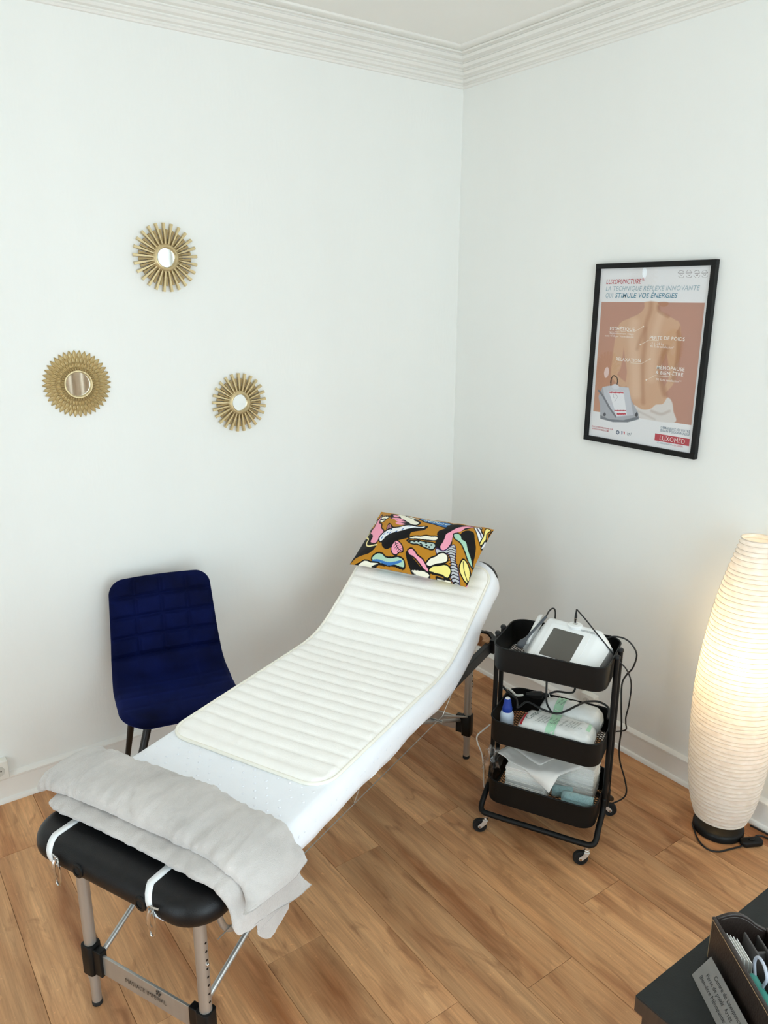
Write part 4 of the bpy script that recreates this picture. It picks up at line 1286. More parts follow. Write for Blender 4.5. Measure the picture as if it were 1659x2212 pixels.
# lettering as flat print on the sheet
M_RED = mat('print_red', (192, 44, 62), .5, var=.02)
M_TEAL = mat('print_light_teal', (150, 178, 190), .5, var=.02)
M_TEALD = mat('print_teal', (84, 140, 164), .5, var=.02)
M_PW = mat('print_white', (250, 248, 244), .5, var=.01)
M_SLATE = mat('print_slate', (96, 122, 140), .5, var=.02)
def ptxt(s, u0, v, u1, size, m, bold=0, shear=0, z=.0116):
    p = uvp(u0, v, z)
    text('lettering', s, size, m, sheet, frame_m(p, (0, -1, 0), (0, 0, 1)), shear=shear, bold=bold, width=(u1 - u0) * iw, space=1.06)
ptxt('LUXOPUNCTURE', .061, .087, .400, .0255, M_RED, .008, .18)
ptxt('®', .409, .073, .432, .018, M_RED)
ptxt('LA TECHNIQUE RÉFLEXE INNOVANTE', .060, .1255, .915, .0255, M_TEAL, -.004, .18)
ptxt('QUI', .062, .1650, .137, .0255, M_TEAL, -.004, .18)
ptxt('STIMULE VOS ÉNERGIES', .160, .1650, .735, .0265, M_TEALD, .010, .18)
ptxt('ESTHÉTIQUE', .135, .352, .377, .0190, M_PW, .006)
ptxt('Rajeunissement visage', .137, .3735, .372, .0112, M_PW)
ptxt('noté 9/10 par Votre Beauté', .091, .390, .374, .0112, M_PW)
ptxt('PERTE DE POIDS', .526, .392, .837, .0190, M_PW, .008)
ptxt('-3 à -25 kg', .539, .421, .660, .0125, M_PW)
ptxt('95 % de satisfaction*', .541, .437, .754, .0125, M_PW)
ptxt('RELAXATION', .220, .527, .461, .0190, M_PW, .006)
ptxt('MÉNOPAUSE', .615, .555, .862, .0190, M_PW, .006)
ptxt('& BIEN-ÊTRE', .613, .584, .856, .0190, M_PW, .006)
ptxt('90 % de satisfaction**', .623, .619, .848, .0125, M_PW)
ptxt("PLUS D'INFORMATIONS SUR", .026, .945, .250, .0095, M_RED, .01)
ptxt('WWW.LUXOMED.COM', .027, .959, .206, .0095, M_RED, .01)
ptxt('DEMANDEZ ICI VOTRE', .707, .888, .967, .0135, M_SLATE, .006)
ptxt('BILAN PERSONNALISÉ', .706, .905, .968, .0135, M_SLATE, .006)
rb = B().add([uvp(.662, .921, .0114), uvp(.972, .921, .0114), uvp(.972, .962, .0114), uvp(.662, .962, .0114)], [(3, 2, 1, 0)])
rbo = rb.obj('red_panel', M_RED, sheet, smooth=False)
ptxt('LUXOMED', .705, .9545, .929, .0265, M_PW, -.004, 0, .0119)
ptxt('LE CORPS RÉAGIT', .687, .976, .822, .0088, M_SLATE)
ptxt('À LA LUMIÈRE', .828, .976, .920, .0088, M_RED)
M_PGLASS = mat_thin('poster_glass', (252, 252, 252), .992, .0, 1.55)
gp = B().rng(FB - .002, PWD - FB + .002, FB - .002, PHT - FB + .002, .0135, .0152)
gp.v = [tuple(XP @ Vector(v)) for v in gp.v]
gp.obj('glass_pane', M_PGLASS, fp, smooth=False)

# ------------------------------------------------------------------ paper floor lamp
LC = (-.153, -1.765, 0)
lp = thing('floor_lamp', 'tall white rice paper floor lamp, lit, on a round black base', 'floor lamp', LC)
B().lathe([(.0, 0), (.088, 0), (.091, .003), (.091, .020), (.088, .026), (.080, .031), (.02, .034), (0, .034)], (0, 0, 0), 48).obj('base', M_BLACKP, lp)
B().tube([(0, 0, .03), (0, 0, .62)], .005, 8).obj('pole', M_BLACKP, lp)
zs = [.068, .105, .155, .25, .38, .53, .655, .80, .96, 1.115, 1.163]
rs = [.094, .107, .119, .131, .1405, .1455, .141, .127, .103, .066, .054]
prof = []
NR = 62
rng = random.Random(3)
ring_z = [.070 + (1.160 - .070) * k / NR + (rng.uniform(-.0035, .0035) if 0 < k < NR else 0) for k in range(NR + 1)]
from_sp = cr_spline([(r_, z, 0) for r_, z in zip(rs, zs)], 12)
rad = lambda z: float(np.interp(z, [p.y for p in from_sp], [p.x for p in from_sp]))
prof = []
for i in range(NR):
    z0, z1 = ring_z[i], ring_z[i + 1]
    for k in range(4):
        t_ = k / 4
        z = z0 + (z1 - z0) * t_
        prof.append((rad(z) - .0026 * math.sin(PI * t_), z))
prof.append((rad(ring_z[-1]), ring_z[-1]))
sh = B().lathe(prof, (0, 0, 0), 72, None, cap=False).obj('shade', M_SHADE, lp, angle=3)
M_RIB = mat('shade_wire', (214, 206, 194), .6, var=.05, vscale=40)
for i in range(NR + 1):
    z = ring_z[i]; r_ = rad(z)
    rb = B().tube([(r_ * math.cos(2 * PI * k / 48), r_ * math.sin(2 * PI * k / 48), z) for k in range(48)], .0011 if 0 < i < NR else .002, 5, closed=True)
    rb.obj('hoop', M_RIB, sh)
B().lathe([(.012, .60), (.0125, .615), (.014, .64)], (0, 0, 0), 16).obj('bulb_socket', M_WPLASTIC, lp)
B().lathe([(.012, .64), (.016, .65), (.028, .675), (.030, .69), (.026, .708), (.014, .72), (0, .724)], (0, 0, 0), 24).obj('bulb', M_BULB, lp)
ld = bpy.data.lights.new('lamp_bulb_light', 'POINT')
ld.energy = 1.35; ld.color = (1.0, .72, .30); ld.shadow_soft_size = .03
lo = bpy.data.objects.new('bulb_light', ld); COL.objects.link(lo); lo.parent = lp; lo.location = (0, 0, .76)
# lamp cord and foot switch
cz = .0035
B().tube(cr_spline([(-.03, .02, .006), (-.03, .066, cz), (-.050, .075, cz), (-.085, .045, cz), (-.125, .0, cz), (-.140, -.045, cz), (-.120, -.075, cz), (-.075, -.092, cz), (-.035, -.105, cz), (-.015, -.112, .006)], 8), .0032, 8).obj('cord', M_CABLE, lp)
B().tube(cr_spline([(.050, -.125, .008), (.075, -.11, cz), (.095, -.13, cz), (.098, -.20, cz), (.10, -.32, cz)], 8), .0032, 8).obj('cord', M_CABLE, lp)
B().slab(0, 0, .043, .019, .018, 0, .022, .007, M=Matrix.Translation((.018, -.122, 0)) @ Matrix.Rotation(math.radians(-28), 4, 'Z')).obj('foot_switch', M_BLACKP, lp)
B().slab(0, 0, .012, .008, .007, .020, .027, .003, M=Matrix.Translation((.018, -.122, 0)) @ Matrix.Rotation(math.radians(-28), 4, 'Z')).obj('switch_button', M_BLACKP, lp)
floor_cord = B().tube(cr_spline([(-.040, -1.83, .0045), (-.036, -1.90, .0045), (-.045, -2.0, .0045), (-.04, -2.15, .0045), (-.045, -2.4, .0045)], 8), .0035, 8).obj('extension_cable', M_CABLE)
tag(floor_cord, 'black cable lying along the baseboard behind the paper lamp', 'cable')

# ------------------------------------------------------------------ black three tier trolley
TRL = (-.663, -1.358, 0)
TRR = math.radians(-63)
tr = thing('utility_trolley', 'black metal three-tier utility trolley on castors', 'trolley', TRL, TRR)
BHX, BHY, BRC = .203, .140, .055
RIMS = (.757, .466, .216)
BH = .092
def ring(e, z, hx=BHX, hy=BHY, r=BRC, nc=8):
    return [Vector((p[0], p[1], z)) for p in rrect(hx - e, hy - e, max(r - e, .004), nc)]
for zr in RIMS:
    bb = B()
    rows = [ring(.0105, zr - BH), ring(.006, zr - BH), ring(.003, zr - BH + .004), ring(0, zr - .0), ring(.0015, zr), ring(.0045, zr - BH + .005), ring(.0105, zr - BH + .0015)]
    bb.grid(rows, closed_u=True, closed_v=True)
    bk = bb.obj('basket', M_BLACK, tr, angle=.6)
    B().tube(ring(-.0004, zr), .0032, 8, closed=True).obj('rim', M_BLACK, bk, angle=3)
    # expanded metal bottom: crossing strips
    g = B()
    st = .0145
    zb = zr - BH + .001
    def clip_line(c, sgn):
        m_ = sgn * .75
        a_, b_, r_ = BHX - .007, BHY - .007, BRC - .007
        def inside(x, y):
            dx, dy = max(abs(x) - (a_ - r_), 0), max(abs(y) - (b_ - r_), 0)
            return abs(x) <= a_ and abs(y) <= b_ and dx * dx + dy * dy <= r_ * r_
        ok = [x for x in np.linspace(-a_, a_, 260) if inside(x, m_ * x + c)]
        if len(ok) < 6: return None
        return (ok[0], m_ * ok[0] + c), (ok[-1], m_ * ok[-1] + c)
    for sgn in (-1, 1):
        for k in range(-30, 31):
            L_ = clip_line(k * st * 1.0, sgn)
            if L_ is None: continue
            p, q = Vector((*L_[0], zb)), Vector((*L_[1], zb))
            d = (q - p).normalized(); n_ = Vector((-d.y, d.x, 0)) * .0016
            g.add([p - n_, q - n_, q + n_, p + n_, p - n_ - Vector((0, 0, .001)), q - n_ - Vector((0, 0, .001)), q + n_ - Vector((0, 0, .001)), p + n_ - Vector((0, 0, .001))], [(0, 1, 2, 3), (7, 6, 5, 4), (0, 4, 5, 1), (2, 6, 7, 3)])
    go = g.obj('mesh_bottom', M_BLACK, bk, smooth=False)
    go['kind'] = 'stuff'
PXX = .2145
for sx in (-1, 1):
    for sy in (-1, 1):
        B().tube([(sx * PXX, sy * .031, .13), (sx * PXX, sy * .031, .758)], .0088, 14).obj('post', M_BLACK, tr)
        B().lathe([(.0088, 0), (.0108, .002), (.0108, .009), (.008, .0125), (0, .013)], (sx * PXX, sy * .031, .755), 16).obj('post_cap', M_BLACKP, tr)
    B().rng(sx * PXX - .006, sx * PXX + .006, -.024, .024, .20, .24).obj('post_bridge', M_BLACK, tr, smooth=False, bevel=.002)
for sy in (-1, 1):
    pts = []
    path = [(-PXX, sy * .031, .20), (-PXX, sy * .045, .15), (-PXX, sy * .10, .118), (-PXX, sy * .135, .092), (-PXX + .012, sy * .150, .082), (-PXX + .045, sy * .154, .080), (0, sy * .154, .080)]
    path = path + [(-p[0], p[1], p[2]) for p in path[-2::-1]]
    B().tube(cr_spline(path, 8), .0105, 14).obj('base_tube', M_BLACK, tr, angle=3)
# castors: stem, fork, wheel
WR = .0265
for (cx, cy, an) in ((-.190, -.154, 200), (.190, -.154, 200), (.190, .154, 20), (-.190, .154, 120)):
    a = math.radians(an) - TRR * 0
    d = Vector((math.cos(a), math.sin(a), 0)); n_ = Vector((-d.y, d.x, 0))
    c0 = Vector((cx, cy, 0))
    wc = c0 + d * .020 + Vector((0, 0, WR))
    cs = B().lathe([(.0075, .052), (.0105, .054), (.0105, .060), (.008, .062), (.0065, .072)], c0, 18).obj('castor', M_CHROME, tr)
    fk = B()
    for s_ in (-1, 1):
        poly = [(-.009, .054), (.009, .054), (.012, .045), (.026, .031), (.027, .024), (.021, .019), (.013, .022), (-.004, .040)]
        MM = Matrix(((d.x, 0, n_.x, c0.x + n_.x * s_ * .0118), (d.y, 0, n_.y, c0.y + n_.y * s_ * .0118), (0, 1, 0, 0), (0, 0, 0, 1)))
        fk.prism(poly, -.0011, .0011, MM)
    fk.box(c0 + Vector((0, 0, .0535)), (.020, .024, .003), Matrix(((d.x, n_.x, 0), (d.y, n_.y, 0), (0, 0, 1))))
    fk.obj('fork', M_ZINC, cs, smooth=False, bevel=.0006)
    Mr = Matrix(((d.x, 0, n_.x), (d.y, 0, n_.y), (0, 1, 0))).to_4x4()
    B().lathe([(.0, -.0095), (.010, -.0095), (.0105, -.007), (.019, -.007), (.0205, -.0095), (.0245, -.0095), (WR, -.006), (WR, .006), (.0245, .0095), (.0205, .0095), (.019, .007), (.0105, .007), (.010, .0095), (0, .0095)], wc, 32, Mr).obj('wheel', M_RUBBER, cs, angle=.5)
    B().lathe([(0, -.0150), (.0045, -.0145), (.0045, .0145), (0, .0150)], wc, 12, Mr).obj('axle', M_CHROME, cs)

# things in the top basket -----------------------------------------------------------------
def tw(p):                     # trolley local -> world
    p = Vector(p); c, s = math.cos(TRR), math.sin(TRR)
    return Vector((TRL[0] + p.x * c - p.y * s, TRL[1] + p.x * s + p.y * c, p.z))
ZB = [r_ - BH + .0025 for r_ in RIMS]
dv = thing('therapy_console', 'white therapy console with a tilted grey touch screen in the top basket', 'device', tw((.028, -.004, ZB[0] - .001)), TRR - math.radians(11))
# side profile (y forward negative, z) lofted over x
def sect(x, sy, sz, dy=0):
    pr = [(-.094, .050), (-.088, .060), (-.02, .0965), (.060, .1395), (.072, .142), (.086, .137), (.104, .100), (.110, .045), (-.086, .040)]
    return [Vector((x, p[0] * sy + dy, .040 + (p[1] - .040) * sz)) for p in pr]
rows = [sect(-.128, .66, .42, .012), sect(-.122, .80, .66, .008), sect(-.102, .97, .96), sect(-.094, 1, 1), sect(.094, 1, 1), sect(.102, .97, .96), sect(.125, .84, .76, .006), sect(.144, .72, .50, .012)]
bdy = B().grid(rows, closed_v=True)
bdy.f.append(tuple(range(8, -1, -1))); bdy.f.append(tuple(7 * 9 + k for k in range(9)))
body = bdy.obj('housing', M_WPLASTIC, dv, angle=.5, bevel=.0025)
B().slab(.006, .010, .132, .094, .05, 0, .046, .006).obj('base', M_GREYP, dv)
# raised bezel and screen on the slope
sl = Vector((0, .080, .0430)).normalized()
so_ = Vector((0, -.02, .0965))
MS = frame_m(so_, (1, 0, 0), sl)
bez = B().slab(0, 0, .078, .078, .006, -.004, .0022, .001, M=MS @ Matrix.Translation((0, .004, 0))).obj('bezel', M_WPLASTIC, dv)
B().slab(0, 0, .0580, .0640, .003, .0018, .0032, .0004, M=MS @ Matrix.Translation((-.004, -.004, 0))).obj('screen', M_SCREEN, dv)
text('lettering', 'LUXOSCREEN', .012, M_GREYP, body, MS @ Matrix.Translation((.034, .078, .0028)), width=.050)
# round port with plug at the top edge
pc = Vector((.004, .066, .1405))
B().lathe([(.026, -.006), (.026, .003), (.023, .006), (.010, .0075), (0, .0075)], pc, 32).obj('port_plate', M_WPLASTIC, dv, angle=.6)
B().lathe([(.0085, 0), (.0085, .003), (.0062, .004), (.0062, .024), (.0050, .025)], pc + Vector((0, 0, .006)), 18).obj('connector', M_CHROME, dv)
B().lathe([(.0052, 0), (.0046, .012), (.0026, .026)], pc + Vector((0, 0, .030)), 14).obj('strain_relief', M_CABLE, dv)
cab = cr_spline([(.004, .066, .196), (.006, .063, .205), (.016, .055, .204), (.05, .05, .180), (.085, .05, .148), (.13, .05, .108), (.175, .055, .062), (.206, .064, .030), (.224, .07, -.02), (.222, .075, -.10), (.212, .085, -.16), (.205, .11, -.20), (.20, .13, -.24), (.16, .13, -.262)], 10)
B().tube(cab, .0026, 8).obj('cable', M_CABLE, dv, angle=3)
# left wing with hand probe
wing = B().grid([[Vector((-.125 - .022 * math.sin(PI * v / 8) - .006 * (u / 6), -.040 + .115 * u / 6 + .004 * math.sin(PI * v / 8), .050 + .075 * (u / 6) ** .9 + .020 * math.cos(PI * v / 8))) for v in range(9)] for u in range(7)])
wo = wing.obj('probe_cradle', M_WPLASTIC, dv, angle=2)
sm = wo.modifiers.new('thick', 'SOLIDIFY'); sm.thickness = .004
hp = thing('hand_probe', 'slim grey hand probe resting in the left cradle of the white console', 'probe', tw((-.119, -.043, ZB[0] + .066)), TRR - math.radians(11))
a0, a1 = Vector((-.006, -.016, .000)), Vector((.030, .120, .082))
dd = (a1 - a0)
rad_ = [.004, .011, .0135, .0125, .008, .0055, .005, .005, .0055, .005]
tt_ = [0, .03, .09, .17, .24, .32, .5, .7, .9, 1]
B().tube([a0 + dd * q for q in tt_], rad_, 16).obj('probe_body', mat('probe_grey', (72, 76, 82), .4, var=.05), hp, angle=1)
B().tube(cr_spline([a1, a1 + dd * .12 + Vector((0, 0, .010)), a1 + dd * .2 + Vector((.006, 0, .012)), a1 + dd * .24 + Vector((.012, .0, -.004)), a1 + Vector((.018, .045, -.05)), a1 + Vector((.03, .05, -.08))], 8), .0028, 8).obj('cable', M_CABLE, hp)
cbl = B().tube(cr_spline([tw(p) for p in ((.120, .070, .700), (.135, .09, .745), (.165, .10, .772), (.201, .10, .778), (.230, .10, .768), (.254, .10, .740), (.260, .10, .712), (.250, .10, .668), (.232, .10, .638), (.220, .095, .60), (.225, .09, .52), (.232, .10, .42), (.228, .12, .33), (.232, .15, .25), (.252, .17, .17), (.262, .18, .11), (.250, .18, .075), (.21, .17, .045), (.15, .18, .006), (.05, .23, .0045))], 8), .0031, 8).obj('power_cable', M_CABLE)
tag(cbl, 'black power cable looping down the right side of the trolley', 'cable')

# middle basket -------------------------------------------------------------------------------
z1 = ZB[1]
bt = thing('bottle', 'white squeeze bottle with blue cap in the middle basket', 'bottle', tw((-.158, -.052, z1)), 0)
B().lathe([(0, 0), (.0235, 0), (.0255, .004), (.0255, .074), (.0238, .084), (.018, .091), (.0155, .096)], (0, 0, 0), 32).obj('bottle_body', M_BOTTLE, bt)
B().lathe([(.0185, .091), (.0185, .104), (.0168, .109), (.0132, .130), (.0122, .139), (.009, .1415), (0, .1415)], (0, 0, 0), 28).obj('cap', M_BLUECAP, bt, angle=.5)
B().lathe([(.0092, .1410), (.0078, .1445), (0, .145)], (0, 0, 0), 20).obj('cap_tip', M_WPLASTIC, bt)
M_BAG = mat('cotton_bag_film', (236, 238, 236), .22, var=.02, vscale=30, bump=.5, bscale=26, spec=.6)
M_BAGGREEN = mat('print_mint', (176, 222, 190), .4, var=.02)
M_TXTG = mat('print_green_grey', (74, 96, 88), .5, var=.02)
M_BAGRED = mat('print_bag_red', (196, 40, 48), .4, var=.02)
def bag(name, label, loc, rot, L, Wd, Hh, seed, tilt=0):
    g_ = thing(name, label, 'bag', loc, rot, 'cotton pad bags')
    nu_, nv_ = 40, 28
    def pt_(u, v):
        a = 2 * PI * v
        ex = abs(math.cos(a)) ** .6 * math.copysign(1, math.cos(a)); ez = abs(math.sin(a)) ** .6 * math.copysign(1, math.sin(a))
        e = max(0.02, 1 - abs(2 * u - 1) ** 7) ** .5
        w = nz3(u * 3, math.cos(a), seed + math.sin(a), 3.0) * .004 + nz3(u * 5, math.cos(a) * 2, seed, 5) * .0022
        return Vector(((u - .5) * L, (Wd / 2 * (.35 + .65 * e) + w) * ex, Hh / 2 + .001 + (Hh / 2 * e + w * (1 if ez > 0 else 0)) * ez))
    b = B().grid([[pt_(i / nu_, j / nv_) for j in range(nv_)] for i in range(nu_ + 1)], closed_v=True)
    b.f.append(tuple(range(nv_ - 1, -1, -1))); b.f.append(tuple(nu_ * nv_ + k for k in range(nv_)))
    o = b.obj('bag_film', M_BAG, g_, angle=3)
    # print band: patch lying on top of the film
    def patch(u0, u1, m, nm, v0=.10, v1=.40, lift=.0008):
        P_ = [[pt_(u0 + (u1 - u0) * i / 8, v0 + (v1 - v0) * j / 14) + Vector((0, 0, lift)) for j in range(15)] for i in range(9)]
        B().grid(P_).obj(nm, m, o, angle=3)
    return g_, o, pt_, patch
g1, o1, f1, patch = bag('cotton_bag', 'clear bag of cotton pads with mint green print lying in the middle basket', tw((.030, -.050, z1)), TRR, .275, .135, .098, 2.0)
patch(.40, .52, M_BAGGREEN, 'print_band', .02, .48)
patch(.885, .93, M_BAGGREEN, 'print_band', .10, .26)
patch(.04, .08, M_BAGRED, 'print_band', .2, .4)
def bag_text(s, u, yoff, size, m, width=None, z=.1035, par=o1, rot90=True):
    # words run across the bag, bottom to top in view
    M = frame_m(((u - .5) * .275, yoff, z), (0.32, 1, 0), (-1, 0.32, 0))
    text('lettering', s, size, m, par, M, width=width)
bag_text('Coton', .17, -.045, .030, M_TXTG)
for i, s in enumerate(('Kosmetikpads', 'Pads au coton', 'Pads di cotone', 'Cotton pads')): bag_text(s, .26 + i * .040, -.045, .0095, M_TXTG, .052)
bag_text('8 x 10 cm', .455, -.038, .0115, M_TXTG, .045, .1042)
bag_text('200 pcs', .495, -.038, .0115, M_TXTG, .036, .1042)
bag_text('REF 90 001', .58, -.038, .0115, M_TXTG, .050)
for i in range(4): bag_text('100 % coton', .64 + i * .035, -.034, .0085, M_TXTG, .050)
bag_text('CE', .82, -.030, .012, M_TXTG)
g2, o2, f2, patch2 = bag('cotton_bag', 'clear bag of cotton pads standing behind the other bag in the middle basket', tw((.050, .078, z1)), TRR, .235, .105, .105, 5.5)
patch2(.26, .40, M_BAGGREEN, 'print_band', .06, .44)
text('lettering', 'Le soin Tendre', .010, M_TXTG, o2, frame_m(((.30 - .5) * .235, -.03, .1105), (.32, 1, 0), (-1, .32, 0)), width=.045)
text('lettering', 'sans tissées', .010, M_TXTG, o2, frame_m(((.36 - .5) * .235, -.03, .1105), (.32, 1, 0), (-1, .32, 0)), width=.042)
# coiled cable with plug over the bags, white cable at the back
kc = B().tube(cr_spline([tw(p) for p in ((-.215, .060, .500), (-.18, .04, .487), (-.150, .03, .478), (-.135, .0, .470), (-.125, -.035, .480), (-.116, -.034, .486), (-.102, -.006, .494), (-.080, -.006, .494), (-.048, -.018, .491), (-.010, -.025, .489), (.024, -.022, .489), (.050, .005, .494), (.075, .045, .500), (.100, .085, .502), (.140, .115, .498), (.18, .10, .49), (.19, .04, .480))], 8), .0042, 8)
kt = thing('mains_cable', 'black mains cable with moulded plug lying over the cotton bags', 'cable', tw((0, 0, z1)), 0)
inv = Matrix.Translation(-tw((0, 0, z1)))
kc.v = [tuple(inv @ Vector(v)) for v in kc.v]
kc.obj('cord', M_CABLE, kt, angle=3)
pa, pb2 = inv @ tw((-.125, .075, .480)), inv @ tw((-.050, .098, .486))
B().tube([pa, pa.lerp(pb2, .3), pa.lerp(pb2, .34), pb2.lerp(pa, .25), pb2.lerp(pa, .2), pb2], [.008, .013, .0145, .0145, .010, .006], 10).obj('plug', M_BLACKP, kt, angle=.5)
kd = cr_spline([inv @ tw(p) for p in ((-.052, .098, .486), (-.02, .115, .500), (.03, .10, .515), (.055, .08, .54), (.06, .07, .60), (.06, .06, .668))], 8)
B().tube(kd, .004, 8).obj('cord', M_CABLE, kt)
B().tube(cr_spline([inv @ tw(p) for p in ((-.045, .06, .668), (-.040, .04, .56), (-.030, .015, .505), (-.010, -.005, .486), (.002, -.015, .482))], 8), .0036, 8).obj('cord', M_CABLE, kt)
wc_ = B().tube(cr_spline([tw(p) for p in ((-.235, .10, .20), (-.240, .09, .36), (-.232, .075, .455), (-.222, .080, .478), (-.205, .085, .484), (-.180, .078, .476), (-.160, .066, .472), (-.135, .07, .478))], 8), .0045, 8).obj('white_cable', M_WCABLE)
tag(wc_, 'thick white cable coming over the left back edge of the middle basket', 'cable')
wd = B().tube(cr_spline([tw(p) for p in ((-.245, .02, .347), (-.262, -.015, .335), (-.275, -.04, .322), (-.275, -.035, .290), (-.262, -.015, .230), (-.258, .0, .16), (-.262, .02, .09), (-.27, .06, .03), (-.27, .12, .005), (-.25, .25, .0045), (-.20, .40, .0045))], 8), .0028, 8).obj('charging_cable', M_WCABLE)
tag(wd, 'thin white cable hanging beside the left end of the trolley', 'cable')
we = B().tube([tw(p) for p in ((-.070, .05, .666), (-.045, .045, .56), (-.025, .04, .512))], .0016, 6).obj('white_string', M_WCABLE)
tag(we, 'white string dangling below the top basket', 'string')

# bottom basket -------------------------------------------------------------------------------
z2 = ZB[2]
def napkin_stack(label, p, rz, w, d, n, th):
    s_ = thing('paper_stack', label, 'paper stack', tw((p[0], p[1], z2)), TRR + rz, 'paper stacks in the bottom basket')
    rg = random.Random(int(p[0] * 1000))
    for k in range(n):
        b = B().slab(rg.uniform(-.002, .002), rg.uniform(-.0025, .0025), w / 2, d / 2, .006, .001 + k * th, .001 + (k + 1) * th - .0006, .0012, nc=3, ne=2)
        b.obj('paper_sheet', M_PAPER, s_, angle=.6)
    return s_
napkin_stack('stack of folded white paper towels at the left of the bottom basket', (-.068, .000), 0, .150, .18, 29, .0046)
napkin_stack('stack of folded white paper towels at the right of the bottom basket', (.090, .068), 0, .150, .120, 32, .0046)
def paper(name, label, corners, zf, n=16):
    # corners: four (x, y) of a bent sheet; zf gives its height
    c = [Vector((p[0], p[1], 0)) for p in corners]
    rows = []
    for i in range(n + 1):
        u = i / n
        row = []
        for j in range(n + 1):
            v = j / n
            q = (c[0] * (1 - u) + c[1] * u) * (1 - v) + (c[3] * (1 - u) + c[2] * u) * v
            row.append(tw((q.x, q.y, zf(q.x, q.y))))
        rows.append(row)
    o = B().grid(rows).obj(name, M_PAPER, angle=2)
    m_ = o.modifiers.new('thick', 'SOLIDIFY'); m_.thickness = .0016; m_.offset = 1
    return tag(o, label, 'paper', 'loose papers in the bottom basket')
ztop = z2 + .001 + 29 * .0046 + .003
zt2 = z2 + .001 + 32 * .0046 + .003
def zf1(x, y):
    h = ztop + .004 + .006 * math.sin(x * 21 + 1) * math.cos(y * 16)
    h = max(h, zt2 + .004 + .005 * math.sin(x * 30)) if (x > .0 and y > -.0) else h + max(0, min(1, (x + .03) / .05)) * .012
    if y < -.092: h -= (-.092 - y) * 1.6
    return h + (.010 if x < -.15 else 0)
paper('loose_paper', 'loose white sheet whose pointed corner hangs over the front of the paper stacks', [(-.195, -.045), (.035, -.126), (.150, .045), (-.125, .115)], zf1)
paper('loose_paper', 'topmost crumpled white sheet lying over the paper stacks', [(-.150, .005), (-.02, -.052), (.155, .055), (.02, .125)], lambda x, y: zf1(x, max(y, -.08)) + .012 + .005 * math.sin(x * 34) + .004 * math.cos(y * 52))
# clear crumpled bag at the left
cbg = B()
rows = []
for i in range(15):
    r_ = []
    for j in range(24):
        a, b_ = PI * i / 14, 2 * PI * j / 24
        n_ = .70 + .45 * nz3(math.cos(b_) * math.sin(a), math.sin(b_) * math.sin(a), math.cos(a), 2.4)
        r_.append(tw((-.205 + .046 * n_ * math.sin(a) * math.cos(b_), -.065 + .056 * n_ * math.sin(a) * math.sin(b_), z2 + .108 + .095 * n_ * math.cos(a))))
    rows.append(r_)
cbg.grid(rows, closed_v=True)
cbo = cbg.obj('clear_bag', M_CLEAR, angle=.6)
tag(cbo, 'crumpled clear plastic bag at the left end of the bottom basket', 'plastic bag')
pk = B().slab(.02, -.112, .022, .010, .003, z2 + .002, z2 + .070, .002)
pk.v = [tuple(tw(v)) for v in pk.v]
pko = pk.obj('clear_packet', M_CLEAR)
tag(pko, 'small clear packet with a barcode tag beside the aqua towels', 'packet')
tgp = B().add([tw((.026, -.1235, z2 + .030)), tw((.040, -.1235, z2 + .030)), tw((.042, -.1235, z2 + .066)), tw((.028, -.1235, z2 + .066))], [(0, 1, 2, 3)]).obj('barcode_tag', M_PAPER, pko, smooth=False)
brs = B()
for k in range(7):
    zz = z2 + .040 + k * .0034
    brs.add([tw((.0285, -.1239, zz)), tw((.0385, -.1239, zz)), tw((.0385, -.1239, zz + .0014 + .0008 * (k % 2))), tw((.0285, -.1239, zz + .0014 + .0008 * (k % 2)))], [(0, 1, 2, 3)])
brs.obj('barcode', M_INK, tgp, smooth=False)
# rolled aqua cloths
def roll(label, p, rz, L_, r_, seed, tilt=0):
    b = B()
    n, m_ = 18, 40
    rows = []
    for i in range(n + 1):
        u = i / n
        row = []
        for k in range(m_):
            a = 2 * PI * k / m_
            rr = r_ * (1 + .05 * nz3(u * 3, math.cos(a), seed + math.sin(a), 2)) * (.90 if i in (0, n) else 1)
            row.append(Vector(((u - .5) * L_, rr * math.cos(a), r_ + rr * math.sin(a) * .92)))
        rows.append(row)
    b.grid(rows, closed_v=True)
    t_ = thing('rolled_towel', label, 'towel', tw(p), TRR + rz, 'aqua towels in the bottom basket')
    o = b.obj('roll', M_TOWEL, t_, angle=3)
    # spiral ends and loose edge
    for e in (-1, 1):
        sp = [Vector((e * (L_ / 2 - .003), (r_ * .92 * q) * math.cos(q * 16), r_ + r_ * .86 * q * math.sin(q * 16))) for q in np.linspace(.12, 1, 60)]
        B().tube(sp, .0026, 6).obj('spiral_end', M_TOWEL, t_, angle=3)
    fl_ = [[Vector((x, -r_ * math.cos(a) * 1.05, r_ + r_ * 1.03 * math.sin(a))) for a in np.linspace(.3, 1.7, 10)] for x in np.linspace(-L_ / 2 + .004, L_ / 2 - .004, 8)]
    fo = B().grid(fl_).obj('loose_edge', M_TOWEL, t_, angle=3)
    s2 = fo.modifiers.new('thick', 'SOLIDIFY'); s2.thickness = .004
roll('aqua terry cloth rolled up on top in the bottom basket', (.128, -.072, z2 + .040), .06, .112, .0245, 2)
roll('aqua terry cloth rolled up behind the top roll', (.062, -.032, z2 + .030), .2, .075, .023, 5)
roll('aqua terry cloth lying lowest against the front wall of the bottom basket', (.125, -.100, z2 + .022), 0, .115, .0195, 8)

